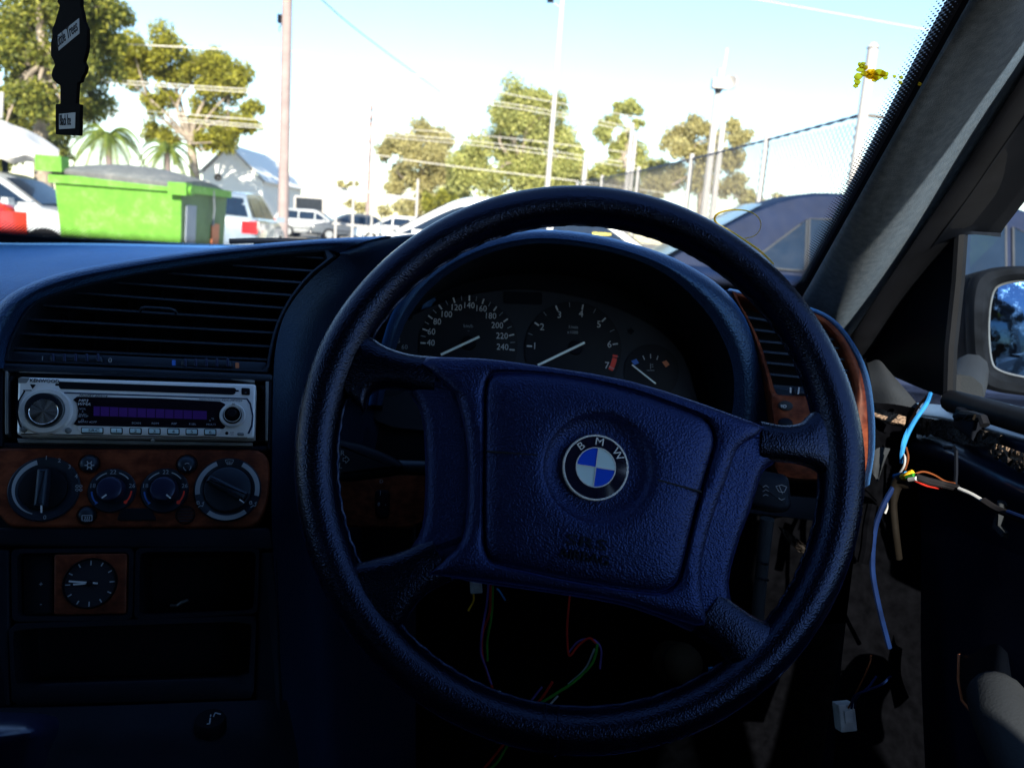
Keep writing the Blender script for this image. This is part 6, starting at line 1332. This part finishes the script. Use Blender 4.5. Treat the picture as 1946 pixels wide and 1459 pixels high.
def car(label, kind, pos, head, colour, W=.86, sc_=1.0, belt=.96, panes=None, trim=False):
    """pos on the ground, head = direction of the nose in degrees from +X"""
    lo, hi = PROF[kind]; a = math.radians(head); fx = Vector((math.cos(a), math.sin(a), 0)); sx = Vector((-math.sin(a), math.cos(a), 0)); o = Vector((pos[0], pos[1], 0))
    t = thing('parked_car', label, 'car', o, 'cars parked in the yard')
    def P(x, y, z): return o+(fx*x+sx*y+Vector((0, 0, z)))*sc_
    pl = smoothpoly(lo, 4); n = len(pl); v, f = [], []
    for y, ins in ((-W, .10), (-W+.015, .05), (-W+.05, .015), (-W+.16, 0), (W-.16, 0), (W-.05, .015), (W-.015, .05), (W, .10)):
        v += [P(x, y, z) for x, z in inset(pl, ins)]
    for r in range(7):
        for i in range(n): j = (i+1) % n; f.append((r*n+i, r*n+j, (r+1)*n+j, (r+1)*n+i))
    f += [tuple(range(n)), tuple(range(7*n, 8*n))]
    pm_ = colour; mk('body', v, f, pm_, t, smooth=50)
    zr = max(z for x, z in hi)
    def hw(z): return lerp(W-.09, W-.28, max(0, min(1, (z-.93)/(zr-.93))))
    cabin = [tuple(p) for p in spline(hi, 5)]; m = len(cabin); v, f = [], []
    for s, k in ((-1, 1.0), (-1, .9), (-.0, .0), (1, .9), (1, 1.0)):
        for x, z in cabin:
            zz = z if abs(k) > .95 else z+.02*(1 if k == .9 else 1.7)*((z-.9)/(zr-.9)); v.append(P(x, s*hw(z)*k, zz))
    for r in range(4):
        for i in range(m-1): f.append((r*m+i, r*m+i+1, (r+1)*m+i+1, (r+1)*m+i))
    f += [tuple(range(m)), tuple(range(4*m, 5*m))]
    mk('roof', v, f, pm_, t, smooth=45)
    # glass: side panes (front, rear, quarter), screen and rear window
    xs0, xs1 = hi[0][0], hi[-1][0]
    def edge_z(x, front):
        pts = cabin
        best = .95
        for (xa, za), (xb, zb) in zip(pts, pts[1:]):
            if xa <= x <= xb and xb > xa: best = za+(zb-za)*(x-xa)/(xb-xa)
        return best
    panes = panes or [(xs0+.32, -.62), (-.56, .24), (.30, xs1-.16)]
    for sgn in (-1, 1):
        for pn in panes:
            (x0, x1), top, N_ = pn[:2], [], 8
            for i in range(N_+1):
                x = lerp(x0, x1, i/N_); z = min(edge_z(x, 0)-.07, zr-.10) if len(pn) == 2 else lerp(pn[2], pn[3], i/N_); top.append((x, max(z, belt+.045)))
            vv = [P(x, sgn*(hw(belt+.03)+.012), belt+.03) for x, z in top]+[P(x, sgn*(hw(z)+.012), z) for x, z in top]
            mk('side_window', vv, [(i, i+1, N_+2+i, N_+1+i) for i in range(N_)], M['carglass'], t)
            if trim: mk('window_trim', *tube([*vv[:N_+1], *vv[:N_:-1], vv[0]], .0065, 6), M['greyplate'], t)
    def screen(nm, i0, i1):
        (xa, za), (xb, zb) = hi[i0], hi[i1]; nn = Vector((-(zb-za), xb-xa)).normalized(); nn = nn if nn.y > 0 else -nn
        q = [(lerp(xa, xb, .12)+nn.x*.03, lerp(za, zb, .12)+nn.y*.03), (lerp(xa, xb, .92)+nn.x*.035, lerp(za, zb, .92)+nn.y*.035)]
        vv = [P(x, k*(hw(z)-.06), z+.02*(1-k*k)) for x, z in q for k in (-1, -.5, 0, .5, 1)]
        mk(nm, vv, [(i, i+1, 6+i, 5+i) for i in range(4)], M['carglass'], t)
    screen('windscreen', 5, 4); screen('rear_window', 0, 1)
    for x in (lo[0][0]+.85, lo[-1][0]-.85):
        for sgn in (-1, 1):
            whl = mk('wheel', *tube([P(x, sgn*(W-.20), .31), P(x, sgn*(W+.012), .31)], .31*sc_, 28), M['tyre'], t)
            mk('rim', *tube([P(x, sgn*(W-.02), .31), P(x, sgn*(W+.02), .31)], [.20*sc_, .19*sc_], 20), M['alloy'], whl)
    xt = min(p[0] for p in lo); xn = max(p[0] for p in lo)
    for sgn in (-1, 1):
        mk('tail_lamp', *obox(P(xt+.12, sgn*(W-.13), .82), fx*.14*sc_, sx*.14*sc_, Vector((0, 0, .11*sc_))), M['tail'], t, smooth=0)
        mk('head_lamp', *obox(P(xn-.16, sgn*(W-.20), .66), fx*.10*sc_, sx*.16*sc_, Vector((0, 0, .07*sc_))), M['headlamp'], t, smooth=0)
        mk('wing_mirror', *obox(P(.80, sgn*(W+.06), .98), fx*.05*sc_, sx*.09*sc_, Vector((0, 0, .06*sc_))), pm_, t, smooth=0)
        mk('bumper_strip', *obox(P(0, sgn*(W+.004), .52), fx*1.1*sc_, sx*.012*sc_, Vector((0, 0, .03*sc_))), M['tyre'], t, smooth=0)
    mk('bumper', *obox(P(xt+.04, 0, .42), fx*.07*sc_, sx*(W-.06)*sc_, Vector((0, 0, .09*sc_))), pm_, t, smooth=0)
    mk('bumper', *obox(P(xn-.04, 0, .42), fx*.07*sc_, sx*(W-.06)*sc_, Vector((0, 0, .09*sc_))), pm_, t, smooth=0)
    mk('number_plate', *obox(P(xt-.035, 0, .60), fx*.01, sx*.24, Vector((0, 0, .06))), M['white'], t, smooth=0)
    return t, P
pd2 = plain('paint_navy', (.004, .012, .042), .6, var=.15, spec=.15)
car('dark blue sedan with bright window trim close by beyond the right pillar', 'sedan', (2.55, 5.25), -4, pd2, panes=[(-1.18, -.885, 1.03, 1.28), (-.87, .22, 1.285, 1.33), (.26, 1.05, 1.32, 1.02)], trim=True)
pw = paint('paint_white', (.72, .72, .71)); ps = paint('paint_silver', (.42, .44, .46), .3); pgy = paint('paint_grey', (.05, .055, .065)); prd = paint('paint_red', (.55, .02, .02)); plb = paint('paint_pale_blue', (.20, .25, .31))
g = ground(1150, 8.2); t, P = car('white sedan glimpsed through the top gap of the steering wheel', 'sedan', (g.x-1.12, 9.4), 178, pw)
mk('windscreen_note', *obox(P(-1.15, .70, 1.09), (.10, 0, 0), (0, .008, 0), (0, 0, .06)), M['yellowthing'], t, smooth=0)
g = ground(40, 15); car('silver sedan partly hidden behind the left end of the green bin', 'sedan', (g.x+.6, 13.2), 4, ps)
g = ground(-60, 8); car('car with red paint at the left edge of the windscreen', 'hatch', (g.x-1.45, 7.6), 180-20, prd)
car('pale blue wagon with red tail lamps right of the green bin', 'wagon', (-6.2, 17.0), 100, plb)
g = ground(600, 44); car('small silver hatchback far off right of the timber pole', 'hatch', (g.x+.1, 43), 2, ps)
g = ground(672, 44); car('dark grey car far off beside the silver hatchback', 'sedan', (g.x+.4, 42), 200, pgy)
g = ground(750, 40); car('white wagon far off beneath the rail fence', 'wagon', (g.x+.3, 40), 178, pw)
g = ground(820, 46); car('white sedan far off just left of the wheel rim', 'sedan', (g.x, 47), 185, pw)
